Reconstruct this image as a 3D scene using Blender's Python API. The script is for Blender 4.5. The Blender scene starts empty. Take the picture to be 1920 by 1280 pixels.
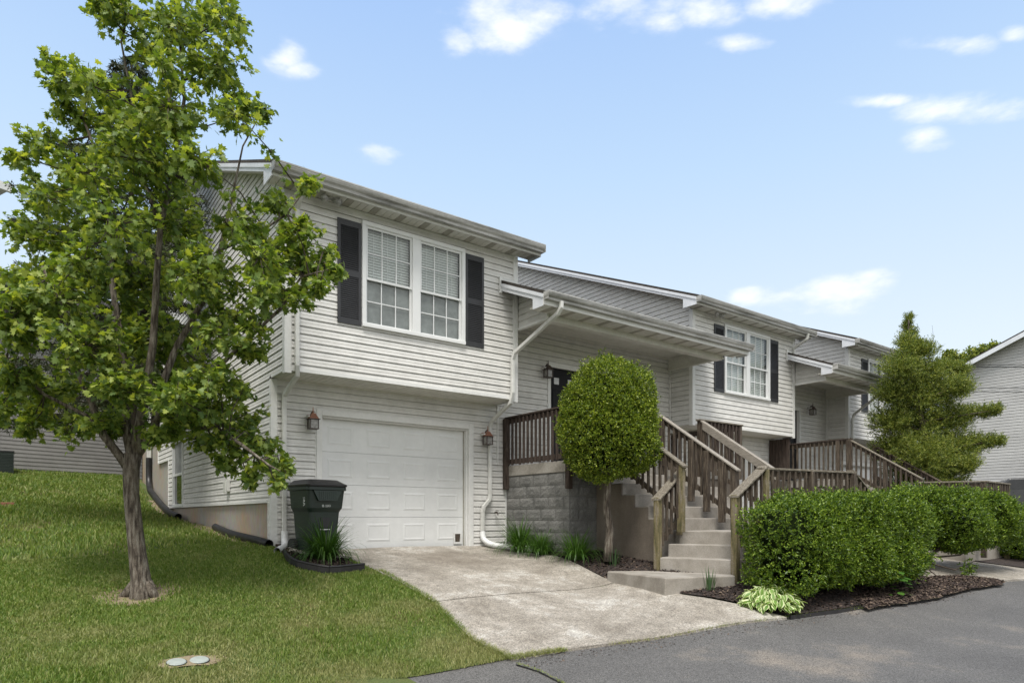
import bpy, math, random
import numpy as np
from mathutils import Vector, Matrix, geometry
R = math.radians
rng = np.random.default_rng(7)
random.seed(7)
sc = bpy.context.scene
COL = sc.collection

# ------------------------------------------------------------------ camera
F = 1239.0; UX = 960.0; HY = 968.0; CZ = 0.536
_n = math.hypot(1660, F)
EX = (1660/_n, F/_n); EY = (-F/_n, 1660/_n)
cd = bpy.data.cameras.new('camera'); cam = bpy.data.objects.new('camera', cd); COL.objects.link(cam)
cd.sensor_width = 36; cd.lens = 36*F/1920; cd.shift_y = (HY-640)/1920
cd.clip_start = .1; cd.clip_end = 3000
cam.location = (0, 0, CZ)
cam.rotation_euler = (R(90), 0, math.atan2(-EX[1], EY[1]))
sc.camera = cam

# ------------------------------------------------------------------ light
SUN_EL, SUN_AZ = 63, 222          # azimuth: degrees clockwise from +Y towards the sun
SKY = .115
w = bpy.data.worlds.new('World'); sc.world = w; w.use_nodes = True
nt = w.node_tree; nt.nodes.clear()
def wn(t, **k):
    n = nt.nodes.new(t)
    for a, b in k.items(): setattr(n, a, b)
    return n
L = nt.links.new
out = wn('ShaderNodeOutputWorld'); bg = wn('ShaderNodeBackground')
sky = wn('ShaderNodeTexSky', sky_type='NISHITA', sun_disc=False, sun_elevation=R(SUN_EL), sun_rotation=R(SUN_AZ), air_density=1.0, dust_density=2.2, ozone_density=1.4)
tc = wn('ShaderNodeTexCoord')
sep = wn('ShaderNodeSeparateXYZ'); L(tc.outputs['Generated'], sep.inputs[0])
# clouds: noise on the direction, kept inside soft blobs
noi = wn('ShaderNodeTexNoise'); noi.inputs['Scale'].default_value = 13; noi.inputs['Detail'].default_value = 9; noi.inputs['Roughness'].default_value = .58
mp = wn('ShaderNodeMapping'); mp.inputs['Scale'].default_value = (1, 1, 2.6)
L(tc.outputs['Generated'], mp.inputs[0]); L(mp.outputs[0], noi.inputs['Vector'])
def direction(u, v):
    a = (u-UX)/F; z = -(v-HY)/F
    return Vector((a*EX[0]+EX[1], a*EY[0]+EY[1], z)).normalized()
blobs = [(930, 45, .075, .038), (1010, 20, .06, .03), (1180, 12, .085, .036), (1235, 40, .035, .02), (1470, 4, .06, .02), (1785, 82, .055, .013), (1905, 65, .02, .010), (1800, 205, .095, .019),
         (1740, 262, .03, .019), (720, 287, .035, .016), (535, 110, .03, .022), (1400, 556, .035, .016), (1590, 545, .085, .023), (1640, 530, .04, .02), (1400, 82, .05, .012), (1650, 190, .05, .01), (1530, 562, .10, .022), (560, 130, .03, .012), (1330, 20, .05, .02), (860, 75, .03, .02)]
acc = None
for (u, v, rx, rz) in blobs:
    c = direction(u, v); hz = Vector((EX[0], EY[0], 0)); hz = (hz-c*c.dot(hz)).normalized()
    vz = c.cross(hz).normalized()
    d1 = wn('ShaderNodeVectorMath', operation='DOT_PRODUCT'); L(tc.outputs['Generated'], d1.inputs[0]); d1.inputs[1].default_value = hz/rx
    d2 = wn('ShaderNodeVectorMath', operation='DOT_PRODUCT'); L(tc.outputs['Generated'], d2.inputs[0]); d2.inputs[1].default_value = vz/rz
    d3 = wn('ShaderNodeVectorMath', operation='DOT_PRODUCT'); L(tc.outputs['Generated'], d3.inputs[0]); d3.inputs[1].default_value = c
    cb = wn('ShaderNodeCombineXYZ'); L(d1.outputs['Value'], cb.inputs[0]); L(d2.outputs['Value'], cb.inputs[1])
    ln = wn('ShaderNodeVectorMath', operation='LENGTH'); L(cb.outputs[0], ln.inputs[0])
    m = wn('ShaderNodeMapRange', interpolation_type='SMOOTHERSTEP'); m.inputs[1].default_value = 0.0; m.inputs[2].default_value = 1.25; m.inputs[3].default_value = 1; m.inputs[4].default_value = 0
    L(ln.outputs['Value'], m.inputs[0])
    g = wn('ShaderNodeMath', operation='GREATER_THAN'); L(d3.outputs['Value'], g.inputs[0]); g.inputs[1].default_value = .5
    mm = wn('ShaderNodeMath', operation='MULTIPLY'); L(m.outputs[0], mm.inputs[0]); L(g.outputs[0], mm.inputs[1])
    if acc is None: acc = mm
    else:
        mx = wn('ShaderNodeMath', operation='MAXIMUM'); L(acc.outputs[0], mx.inputs[0]); L(mm.outputs[0], mx.inputs[1]); acc = mx
# density = blob*1.0 + (noise-.5)*k
ns = wn('ShaderNodeMath', operation='MULTIPLY_ADD'); L(noi.outputs['Fac'], ns.inputs[0]); ns.inputs[1].default_value = 3.4; ns.inputs[2].default_value = -2.05
ad = wn('ShaderNodeMath', operation='ADD'); L(ns.outputs[0], ad.inputs[0]); L(acc.outputs[0], ad.inputs[1])
cr = wn('ShaderNodeMapRange', interpolation_type='SMOOTHSTEP'); cr.inputs[1].default_value = -.35; cr.inputs[2].default_value = 1.5; L(ad.outputs[0], cr.inputs[0])
gate = wn('ShaderNodeMapRange'); gate.inputs[1].default_value = 0; gate.inputs[2].default_value = .25; L(acc.outputs[0], gate.inputs[0])
cf = wn('ShaderNodeMath', operation='MULTIPLY'); L(cr.outputs[0], cf.inputs[0]); L(gate.outputs[0], cf.inputs[1])
# thin veil of high haze, whiter towards the horizon
vr = wn('ShaderNodeValToRGB'); L(sep.outputs['Z'], vr.inputs[0])
while len(vr.color_ramp.elements) < 4: vr.color_ramp.elements.new(.5)
for e, p, c in zip(vr.color_ramp.elements, (0, .22, .45, .68), ((5.9, 6.1, 6.2), (4.9, 5.6, 6.2), (3.45, 4.65, 6.15), (2.2, 3.45, 5.9))): e.position = p; e.color = (*[q/8 for q in c], 1)
vm = wn('ShaderNodeVectorMath', operation='SCALE'); L(vr.outputs[0], vm.inputs[0]); vm.inputs['Scale'].default_value = 8
mv = wn('ShaderNodeMix', data_type='RGBA'); mv.inputs[0].default_value = .9; L(sky.outputs[0], mv.inputs[6]); L(vm.outputs[0], mv.inputs[7])
# white sky added out of view behind and overhead, as soft neutral fill light
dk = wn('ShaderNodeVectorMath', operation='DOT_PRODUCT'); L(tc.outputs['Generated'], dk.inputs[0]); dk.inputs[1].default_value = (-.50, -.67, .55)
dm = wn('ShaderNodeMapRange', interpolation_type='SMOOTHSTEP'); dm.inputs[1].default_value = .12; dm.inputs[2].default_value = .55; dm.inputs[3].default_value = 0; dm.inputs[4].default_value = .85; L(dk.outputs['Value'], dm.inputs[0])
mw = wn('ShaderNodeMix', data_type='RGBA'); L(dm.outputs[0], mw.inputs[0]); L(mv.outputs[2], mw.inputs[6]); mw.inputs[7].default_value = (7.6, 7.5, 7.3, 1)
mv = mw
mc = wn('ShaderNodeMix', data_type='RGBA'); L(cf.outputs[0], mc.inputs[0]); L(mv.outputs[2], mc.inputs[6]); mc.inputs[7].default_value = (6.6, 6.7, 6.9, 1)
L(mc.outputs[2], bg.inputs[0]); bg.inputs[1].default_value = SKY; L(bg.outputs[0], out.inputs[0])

ld = bpy.data.lights.new('sun', 'SUN'); ld.energy = 2.9; ld.angle = R(22); ld.color = (1, .96, .89)
lo = bpy.data.objects.new('sun', ld); COL.objects.link(lo)
sd = Vector((math.sin(R(SUN_AZ))*math.cos(R(SUN_EL)), math.cos(R(SUN_AZ))*math.cos(R(SUN_EL)), math.sin(R(SUN_EL))))
lo.rotation_euler = sd.to_track_quat('Z', 'Y').to_euler(); lo.location = (0, 0, 30)
vs = sc.view_settings; vs.view_transform = 'Standard'; vs.look = 'None'; vs.gamma = 1; vs.exposure = 0.58
sc.cycles.max_bounces = 8; sc.cycles.transparent_max_bounces = 16

# ------------------------------------------------------------------ helpers
def P(u, v, d):      # a point of the place at forward distance d
    a = (u-UX)/F*d
    return Vector((a*EX[0]+d*EX[1], a*EY[0]+d*EY[1], CZ-(v-HY)/F*d))
def wloc(o):
    v = Vector((0, 0, 0))
    while o: v += Vector(o.location); o = o.parent
    return v
def tag(o, label=None, cat=None, group=None, kind=None):
    if label: o['label'] = label
    if cat: o['category'] = cat
    if group: o['group'] = group
    if kind: o['kind'] = kind
    return o
def thing(name, label, cat, loc=(0, 0, 0), group=None):
    o = bpy.data.objects.new(name, None); COL.objects.link(o); o.location = loc; o.empty_display_size = .1
    return tag(o, label, cat, group)
def npmesh(name, V, Fc, m, parent=None, smooth=False):
    V = np.asarray(V, dtype=np.float32)
    if parent is not None: V = V-np.array(wloc(parent), dtype=np.float32)
    Fc = np.asarray(Fc, dtype=np.int32)
    me = bpy.data.meshes.new(name)
    k = Fc.shape[1]
    me.vertices.add(len(V)); me.vertices.foreach_set('co', V.ravel())
    me.loops.add(Fc.size); me.loops.foreach_set('vertex_index', Fc.ravel())
    me.polygons.add(len(Fc)); me.polygons.foreach_set('loop_start', np.arange(0, Fc.size, k, dtype=np.int32)); me.polygons.foreach_set('loop_total', np.full(len(Fc), k, dtype=np.int32))
    me.update(calc_edges=True); me.validate()
    if smooth: me.polygons.foreach_set('use_smooth', np.ones(len(me.polygons), dtype=bool))
    me.materials.append(m)
    o = bpy.data.objects.new(name, me); COL.objects.link(o)
    if parent is not None: o.parent = parent
    return o
class MB:
    def __init__(s): s.v = []; s.f = []
    def add(s, vs, fs):
        k = len(s.v); s.v += [tuple(p) for p in vs]; s.f += [tuple(i+k for i in f) for f in fs]; return s
    def box(s, x0, x1, y0, y1, z0, z1):
        return s.add([(x0, y0, z0), (x1, y0, z0), (x1, y1, z0), (x0, y1, z0), (x0, y0, z1), (x1, y0, z1), (x1, y1, z1), (x0, y1, z1)],
                     [(0, 3, 2, 1), (4, 5, 6, 7), (0, 1, 5, 4), (1, 2, 6, 5), (2, 3, 7, 6), (3, 0, 4, 7)])
    def prism(s, pts, axis, a0, a1):   # pts: 2D outline; axis: extrusion axis
        def mk(p, a): return {'x': (a, p[0], p[1]), 'y': (p[0], a, p[1]), 'z': (p[0], p[1], a)}[axis]
        n = len(pts)
        return s.add([mk(p, a0) for p in pts]+[mk(p, a1) for p in pts], [tuple(range(n)), tuple(range(2*n-1, n-1, -1))]+[(i, (i+1) % n, n+(i+1) % n, n+i) for i in range(n)])
    def frus(s, b, t):   # bottom and top rings
        n = len(b); return s.add(list(b)+list(t), [tuple(range(n-1, -1, -1)), tuple(range(n, 2*n))]+[(i, (i+1) % n, n+(i+1) % n, n+i) for i in range(n)])
    def beam(s, p0, p1, w, h):
        p0 = Vector(p0); p1 = Vector(p1); d = p1-p0; q = Vector((-d.y, d.x, 0))
        q = q.normalized()*w/2 if q.length > 1e-6 else Vector((w/2, 0, 0))
        up = Vector((0, 0, h/2)) if abs(d.x)+abs(d.y) > 1e-4 else Vector((0, h/2, 0))
        a = [p0-q-up, p0+q-up, p0+q+up, p0-q+up]; b = [p+d for p in a]
        return s.add(a+b, [(3, 2, 1, 0), (4, 5, 6, 7), (0, 1, 5, 4), (1, 2, 6, 5), (2, 3, 7, 6), (3, 0, 4, 7)])
    def tube(s, pts, r, seg=8, cap=True, flat=None):
        pts = [Vector(p) for p in pts]; n = len(pts); rs = r if hasattr(r, '__len__') else [r]*n
        prev = None; rings = []
        for i, p in enumerate(pts):
            d = (pts[min(i+1, n-1)]-pts[max(i-1, 0)]).normalized()
            a = prev if prev is not None else (Vector((0, 0, 1)) if abs(d.z) < .9 else Vector((1, 0, 0)))
            x = (a-d*a.dot(d)).normalized(); y = d.cross(x); prev = x
            rings.append([p+(x*math.cos(2*math.pi*(j+.5)/seg)+y*math.sin(2*math.pi*(j+.5)/seg))*rs[i] for j in range(seg)])
        vs = [q for g in rings for q in g]
        fs = [(i*seg+j, i*seg+(j+1) % seg, (i+1)*seg+(j+1) % seg, (i+1)*seg+j) for i in range(n-1) for j in range(seg)]
        if cap: fs += [tuple(range(seg-1, -1, -1)), tuple((n-1)*seg+j for j in range(seg))]
        return s.add(vs, fs)
    def lathe(s, prof, c, seg=16):
        vs = [(c[0]+r*math.cos(2*math.pi*j/seg), c[1]+r*math.sin(2*math.pi*j/seg), c[2]+z) for r, z in prof for j in range(seg)]
        n = len(prof)
        return s.add(vs, [(i*seg+j, i*seg+(j+1) % seg, (i+1)*seg+(j+1) % seg, (i+1)*seg+j) for i in range(n-1) for j in range(seg)]+[tuple(range(seg-1, -1, -1)), tuple((n-1)*seg+j for j in range(seg))])
    def rot(s, ang, c):
        ca, sa = math.cos(ang), math.sin(ang)
        s.v = [(c[0]+(x-c[0])*ca-(y-c[1])*sa, c[1]+(x-c[0])*sa+(y-c[1])*ca, z) for x, y, z in s.v]; return s
    def build(s, name, m, parent=None, smooth=False, bevel=0, label=None):
        off = wloc(parent) if parent is not None else Vector((0, 0, 0))
        me = bpy.data.meshes.new(name); me.from_pydata([tuple(Vector(p)-off) for p in s.v], [], s.f); me.update()
        import bmesh
        bm = bmesh.new(); bm.from_mesh(me); bmesh.ops.recalc_face_normals(bm, faces=bm.faces); bm.to_mesh(me); bm.free()
        me.materials.append(m)
        if smooth:
            for p in me.polygons: p.use_smooth = True
        o = bpy.data.objects.new(name, me); COL.objects.link(o)
        if parent is not None: o.parent = parent
        if bevel:
            b = o.modifiers.new('bevel', 'BEVEL'); b.width = bevel; b.segments = 2; b.limit_method = 'ANGLE'
        if label: o['label'] = label
        return o

# ------------------------------------------------------------------ materials
def newmat(name):
    m = bpy.data.materials.new(name); m.use_nodes = True
    return m, m.node_tree, m.node_tree.nodes['Principled BSDF']
def N(t, ty, **k):
    n = t.nodes.new(ty)
    for a, b in k.items():
        if a in ('operation', 'data_type', 'blend_type', 'interpolation_type', 'feature', 'distance', 'wave_type', 'bands_direction', 'noise_dimensions'): setattr(n, a, b)
        else: n.inputs[a].default_value = b
    return n
def c4(c): return (c[0], c[1], c[2], 1)
def noisemat(name, cols, scale=5, rough=.7, stretch=(1, 1, 1), bump=.0, bscale=40, detail=6, pos=None, fine=None, spec=.5, coord='Object'):
    """cols: colours of a ramp over a noise; fine: (scale, amount) of a second fine value noise"""
    m, t, b = newmat(name); l = t.links.new
    tcn = N(t, 'ShaderNodeTexCoord'); mpn = N(t, 'ShaderNodeMapping', Scale=stretch); l(tcn.outputs[coord], mpn.inputs[0])
    n1 = N(t, 'ShaderNodeTexNoise', Scale=scale, Detail=detail, Roughness=.6); l(mpn.outputs[0], n1.inputs['Vector'])
    r = t.nodes.new('ShaderNodeValToRGB'); l(n1.outputs['Fac'], r.inputs[0])
    pos = pos or [.3+.4*i/(max(1, len(cols)-1)) for i in range(len(cols))]
    while len(r.color_ramp.elements) < len(cols): r.color_ramp.elements.new(.5)
    for e, p, c in zip(r.color_ramp.elements, pos, cols): e.position = p; e.color = c4(c)
    colout = r.outputs[0]
    if fine:
        n2 = N(t, 'ShaderNodeTexNoise', Scale=fine[0], Detail=3, Roughness=.7); l(tcn.outputs[coord], n2.inputs['Vector'])
        mr = N(t, 'ShaderNodeMapRange'); mr.inputs[1].default_value = .3; mr.inputs[2].default_value = .7; mr.inputs[3].default_value = 1-fine[1]; mr.inputs[4].default_value = 1+fine[1]; l(n2.outputs['Fac'], mr.inputs[0])
        mu = t.nodes.new('ShaderNodeMix'); mu.data_type = 'RGBA'; mu.blend_type = 'MULTIPLY'; mu.inputs[0].default_value = 1
        l(colout, mu.inputs[6]); l(mr.outputs[0], mu.inputs[7]); colout = mu.outputs[2]
    l(colout, b.inputs['Base Color']); b.inputs['Roughness'].default_value = rough; b.inputs['Specular IOR Level'].default_value = spec
    if bump:
        n3 = N(t, 'ShaderNodeTexNoise', Scale=bscale, Detail=5, Roughness=.65); l(mpn.outputs[0], n3.inputs['Vector'])
        bp = N(t, 'ShaderNodeBump', Strength=1.0, Distance=bump); l(n3.outputs['Fac'], bp.inputs['Height']); l(bp.outputs[0], b.inputs['Normal'])
    return m
def leafmat(name, cols, rough=.45, trans=.35, tcol=None):
    m, t, b = newmat(name); l = t.links.new
    g = t.nodes.new('ShaderNodeNewGeometry'); r = t.nodes.new('ShaderNodeValToRGB'); l(g.outputs['Random Per Island'], r.inputs[0])
    while len(r.color_ramp.elements) < len(cols): r.color_ramp.elements.new(.5)
    for i, (e, c) in enumerate(zip(r.color_ramp.elements, cols)): e.position = i/(len(cols)-1); e.color = c4(c)
    l(r.outputs[0], b.inputs['Base Color']); b.inputs['Roughness'].default_value = rough; b.inputs['Specular IOR Level'].default_value = .35
    tr = t.nodes.new('ShaderNodeBsdfTranslucent')
    mu = t.nodes.new('ShaderNodeMix'); mu.data_type = 'RGBA'; mu.blend_type = 'MULTIPLY'; mu.inputs[0].default_value = 1; l(r.outputs[0], mu.inputs[6]); mu.inputs[7].default_value = c4(tcol or (1.5, 1.5, .6)); l(mu.outputs[2], tr.inputs[0])
    mx = t.nodes.new('ShaderNodeMixShader'); mx.inputs[0].default_value = trans
    l(b.outputs[0], mx.inputs[1]); l(tr.outputs[0], mx.inputs[2]); l(mx.outputs[0], t.nodes['Material Output'].inputs[0])
    return m
M = {}
# vinyl siding: pale warm grey, faint chalky streaks and dirt
M['siding'] = noisemat('siding', [(.53, .522, .495), (.64, .632, .61), (.69, .682, .662)], scale=1.3, stretch=(.45, .45, 2.0), rough=.55, fine=(5, .09), pos=[.25, .5, .75], bump=.0012, bscale=60)
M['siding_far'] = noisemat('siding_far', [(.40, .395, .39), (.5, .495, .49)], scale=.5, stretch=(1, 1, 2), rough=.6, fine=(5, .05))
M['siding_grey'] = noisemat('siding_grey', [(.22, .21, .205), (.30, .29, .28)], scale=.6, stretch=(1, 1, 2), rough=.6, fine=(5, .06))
M['trim'] = noisemat('trim', [(.66, .66, .64), (.74, .74, .73)], scale=2, rough=.5, fine=(14, .05))
M['rake'] = noisemat('rake', [(.62, .64, .68), (.72, .74, .78)], scale=1.6, rough=.35, fine=(10, .06))
M['soffit'] = noisemat('soffit', [(.58, .57, .52), (.68, .67, .62)], scale=2.5, rough=.55, fine=(12, .07))
M['vent'] = noisemat('vent', [(.30, .29, .25), (.42, .40, .35)], scale=4, rough=.7, fine=(60, .2))
M['gutter'] = noisemat('gutter', [(.13, .128, .118), (.26, .257, .24), (.41, .405, .39), (.54, .535, .52)], scale=2.2, stretch=(.5, 1, 7), rough=.45, pos=[.3, .42, .54, .72], fine=(16, .12))
M['downspout'] = noisemat('downspout', [(.55, .55, .52), (.68, .68, .66)], scale=3, rough=.4, fine=(14, .06))
M['shingle'] = noisemat('shingle', [(.022, .018, .015), (.05, .042, .035)], scale=14, rough=.95, bump=.01, bscale=30, fine=(60, .3))
M['shutter'] = noisemat('shutter', [(.020, .021, .024), (.032, .033, .037)], scale=5, rough=.5)
M['vinyl_white'] = noisemat('vinyl_white', [(.68, .69, .69), (.74, .75, .75)], scale=3, rough=.35)
M['garage'] = noisemat('garage', [(.68, .69, .69), (.75, .76, .76)], scale=1.2, rough=.42, fine=(7, .03))
M['blind'] = noisemat('blind', [(.72, .72, .71), (.80, .80, .79)], scale=3, rough=.6)
M['screen'] = noisemat('screen', [(.20, .205, .205), (.29, .295, .295)], scale=2.2, rough=.8, fine=(4, .25))
M['room'] = noisemat('room', [(.03, .03, .03), (.05, .05, .05)], rough=.9)
M['door_dark'] = noisemat('door_dark', [(.008, .008, .010), (.013, .013, .016)], rough=.6, spec=.25)
M['paper'] = noisemat('paper', [(.45, .46, .47), (.6, .61, .62)], scale=9, rough=.3)
M['wood'] = noisemat('wood', [(.018, .012, .008), (.056, .041, .028), (.13, .105, .078)], scale=7, stretch=(5, 5, .6), rough=.85, pos=[.3, .48, .68], fine=(50, .25), bump=.004, bscale=18)
M['wood_dark'] = noisemat('wood_dark', [(.018, .012, .009), (.05, .034, .026), (.09, .068, .055)], scale=7, stretch=(5, 5, .6), rough=.85, pos=[.3, .5, .72], fine=(50, .25), bump=.004, bscale=18)
M['wood_top'] = noisemat('wood_top', [(.065, .053, .038), (.15, .13, .10), (.25, .225, .185)], scale=9, stretch=(1.2, 6, 6), rough=.85, pos=[.3, .5, .7], fine=(60, .2), bump=.004, bscale=20)
M['wood_new'] = noisemat('wood_new', [(.17, .15, .125), (.31, .28, .24)], scale=6, stretch=(3, 1, 8), rough=.7, fine=(40, .12))
M['wood_moss'] = noisemat('wood_moss', [(.07, .065, .028), (.15, .125, .06), (.20, .17, .13)], scale=4, stretch=(4, 4, .8), rough=.9, pos=[.35, .5, .65], fine=(40, .25), bump=.003, bscale=20)
M['step'] = noisemat('step', [(.17, .15, .125), (.28, .257, .225), (.335, .31, .28)], scale=3.0, rough=.9, pos=[.25, .5, .7], fine=(70, .16), bump=.004, bscale=90)
M['stair_wall'] = noisemat('stair_wall', [(.085, .07, .055), (.15, .125, .10), (.20, .175, .145)], scale=1.6, stretch=(1, 1, .5), rough=.9, fine=(40, .12), bump=.004, bscale=50)
M['block'] = noisemat('block', [(.105, .105, .10), (.165, .163, .155), (.225, .22, .21)], scale=3, rough=.95, pos=[.3, .5, .75], fine=(50, .2), bump=.02, bscale=26)
M['mortar'] = noisemat('mortar', [(.11, .11, .105), (.15, .15, .145)], scale=9, rough=.95)
M['slab'] = noisemat('slab', [(.17, .155, .13), (.27, .25, .22), (.33, .31, .28)], scale=2.5, rough=.9, fine=(30, .15), bump=.003)
# foundation: grey concrete stained by red clay near the soil
m, t, b = newmat('foundation'); l = t.links.new
tcn = N(t, 'ShaderNodeTexCoord'); s2 = N(t, 'ShaderNodeSeparateXYZ'); l(tcn.outputs['Object'], s2.inputs[0])
n1 = N(t, 'ShaderNodeTexNoise', Scale=1.1, Detail=6); mpn = N(t, 'ShaderNodeMapping', Scale=(1, 1, .45)); l(tcn.outputs['Object'], mpn.inputs[0]); l(mpn.outputs[0], n1.inputs['Vector'])
r = t.nodes.new('ShaderNodeValToRGB'); l(n1.outputs['Fac'], r.inputs[0])
for p, c in ((.42, (.42, .40, .36)), (.66, (.47, .36, .26))):
    e = r.color_ramp.elements[0 if p < .5 else 1]; e.position = p; e.color = c4(c)
n4 = N(t, 'ShaderNodeTexNoise', Scale=14, Detail=5); l(mpn.outputs[0], n4.inputs['Vector'])
mu = t.nodes.new('ShaderNodeMix'); mu.data_type = 'RGBA'; mu.blend_type = 'MULTIPLY'; mu.inputs[0].default_value = .5; l(r.outputs[0], mu.inputs[6]); l(n4.outputs['Color'], mu.inputs[7])
l(mu.outputs[2], b.inputs['Base Color']); b.inputs['Roughness'].default_value = .9; M['foundation'] = m
M['plastic_green'] = noisemat('plastic_green', [(.012, .022, .018), (.02, .032, .026)], scale=4, rough=.42, bump=.001, bscale=200)
M['plastic_black'] = noisemat('plastic_black', [(.01, .01, .011), (.022, .022, .023)], scale=6, rough=.4)
M['edging'] = noisemat('edging', [(.010, .009, .010), (.022, .020, .020)], scale=6, rough=.55)
M['corrugated'] = noisemat('corrugated', [(.010, .010, .011), (.03, .03, .031)], scale=6, rough=.45)
M['white_print'] = noisemat('white_print', [(.5, .52, .5), (.66, .68, .66)], scale=60, rough=.6)
M['copper'] = noisemat('copper', [(.16, .065, .035), (.36, .16, .10)], scale=14, rough=.5)
M['bronze'] = noisemat('bronze', [(.03, .022, .018), (.09, .06, .05)], scale=20, rough=.5)
M['lamp_glass'] = noisemat('lamp_glass', [(.16, .15, .14), (.35, .34, .32)], scale=30, rough=.12)
M['metal'] = noisemat('metal', [(.2, .2, .2), (.3, .3, .3)], rough=.4)
M['bark'] = noisemat('bark', [(.04, .03, .022), (.14, .115, .09), (.26, .235, .195)], scale=20, stretch=(1.8, 1.8, .28), rough=.95, pos=[.36, .5, .66], fine=(90, .3), bump=.035, bscale=26)
M['bark_dark'] = noisemat('bark_dark', [(.035, .028, .02), (.09, .07, .055)], scale=12, stretch=(1.6, 1.6, .4), rough=.95, bump=.01, bscale=25)
M['maple'] = leafmat('maple_leaves', [(.065, .115, .024), (.105, .168, .036), (.155, .225, .05), (.225, .30, .065), (.36, .41, .09)], rough=.5, trans=.42, tcol=(1.7, 1.6, .5))
M['spruce'] = leafmat('spruce_needles', [(.016, .026, .008), (.028, .042, .012), (.042, .058, .018), (.06, .055, .028)], rough=.6, trans=.1)
M['holly'] = leafmat('holly_leaves', [(.034, .064, .008), (.09, .145, .013), (.18, .245, .022), (.34, .39, .05)], rough=.38, trans=.28)
M['hedge'] = leafmat('hedge_leaves', [(.024, .055, .008), (.065, .12, .013), (.13, .205, .021), (.25, .34, .04)], rough=.38, trans=.28)
M['ever'] = leafmat('evergreen_leaves', [(.05, .085, .018), (.105, .15, .028), (.19, .235, .042), (.37, .38, .085)], rough=.45, trans=.25)
M['ever_core'] = noisemat('shade_core', [(.006, .010, .004), (.014, .02, .007)], scale=14, rough=1, spec=0)
M['lily'] = leafmat('lily_leaves', [(.03, .075, .012), (.05, .115, .018), (.08, .16, .03)], rough=.4, trans=.3)
M['iris'] = leafmat('iris_leaves', [(.05, .10, .04), (.09, .15, .06)], rough=.45, trans=.25)
M['hosta_in'] = leafmat('hosta_inner', [(.09, .19, .03), (.15, .27, .05), (.20, .33, .08)], rough=.4, trans=.3)
M['hosta_out'] = leafmat('hosta_margin', [(.50, .57, .30), (.64, .69, .42)], rough=.4, trans=.3)
M['grass'] = leafmat('grass_blades', [(.07, .13, .02), (.105, .175, .028), (.145, .215, .038), (.195, .265, .052), (.33, .33, .14)], rough=.55, trans=.3)
t = M['grass'].node_tree; l = t.links.new; b = t.nodes['Principled BSDF']       # dry straw patches
src = b.inputs['Base Color'].links[0].from_socket; tcn = N(t, 'ShaderNodeTexCoord'); n1 = N(t, 'ShaderNodeTexNoise', Scale=.9, Detail=5, Roughness=.65); l(tcn.outputs['Object'], n1.inputs['Vector'])
sy = N(t, 'ShaderNodeSeparateXYZ'); l(tcn.outputs['Object'], sy.inputs[0])
my = N(t, 'ShaderNodeMapRange'); my.inputs[1].default_value = 8.6; my.inputs[2].default_value = 5.6; my.inputs[3].default_value = -.05; my.inputs[4].default_value = .12; l(sy.outputs['Y'], my.inputs[0])
sa = N(t, 'ShaderNodeMath', operation='ADD'); l(n1.outputs['Fac'], sa.inputs[0]); l(my.outputs[0], sa.inputs[1])
mr = N(t, 'ShaderNodeMapRange', interpolation_type='SMOOTHSTEP'); mr.inputs[1].default_value = .47; mr.inputs[2].default_value = .70; mr.inputs[4].default_value = .8; l(sa.outputs[0], mr.inputs[0])
mu = t.nodes.new('ShaderNodeMix'); mu.data_type = 'RGBA'; l(mr.outputs[0], mu.inputs[0]); l(src, mu.inputs[6]); mu.inputs[7].default_value = (.31, .295, .13, 1); l(mu.outputs[2], b.inputs['Base Color'])
M['weed'] = leafmat('weed_leaves', [(.05, .13, .02), (.09, .2, .03)], rough=.45, trans=.3)
M['soil'] = noisemat('soil', [(.17, .12, .065), (.10, .11, .03), (.07, .11, .025)], scale=1.4, rough=.95, pos=[.33, .45, .58], fine=(60, .3), bump=.02, bscale=60)
M['mulch'] = noisemat('mulch', [(.012, .009, .008), (.035, .025, .022), (.075, .052, .042)], scale=26, rough=.95, pos=[.35, .52, .72], fine=(90, .4), bump=.03, bscale=45)
M['chip'] = leafmat('mulch_chips', [(.014, .010, .009), (.03, .02, .017), (.06, .04, .032), (.16, .12, .09)], rough=.9, trans=0)
M['pebble'] = leafmat('pebbles', [(.26, .23, .19), (.42, .39, .34), (.55, .52, .48)], rough=.8, trans=0)
M['lid_pale'] = noisemat('lid_pale', [(.24, .27, .25), (.33, .36, .34)], scale=12, rough=.6)
M['brick'] = noisemat('brick', [(.22, .09, .06), (.3, .13, .09)], scale=20, rough=.9)
M['glass_dark'] = noisemat('glass_dark', [(.012, .014, .016), (.02, .022, .025)], rough=.05)
M['car_paint'] = noisemat('car_paint', [(.035, .037, .042), (.045, .047, .052)], rough=.25)
M['rubber'] = noisemat('rubber', [(.012, .012, .012), (.02, .02, .02)], rough=.8)
M['red'] = noisemat('red_trim', [(.25, .03, .03), (.3, .04, .04)], rough=.5)
m, t, b = newmat('window_glass'); l = t.links.new       # thin pane: clear with a Fresnel reflection
gl = N(t, 'ShaderNodeBsdfGlossy', Roughness=.02); tr = t.nodes.new('ShaderNodeBsdfTransparent'); lw = N(t, 'ShaderNodeLayerWeight', Blend=.5); pw_ = N(t, 'ShaderNodeMath', operation='POWER'); l(lw.outputs['Facing'], pw_.inputs[0]); pw_.inputs[1].default_value = 3.5; fr = N(t, 'ShaderNodeMath', operation='MULTIPLY_ADD'); l(pw_.outputs[0], fr.inputs[0]); fr.inputs[1].default_value = .8; fr.inputs[2].default_value = .06; mx = t.nodes.new('ShaderNodeMixShader')
tr.inputs[0].default_value = (.86, .9, .89, 1)
l(fr.outputs[0], mx.inputs[0]); l(tr.outputs[0], mx.inputs[1]); l(gl.outputs[0], mx.inputs[2]); l(mx.outputs[0], t.nodes['Material Output'].inputs[0]); M['glass'] = m
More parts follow.
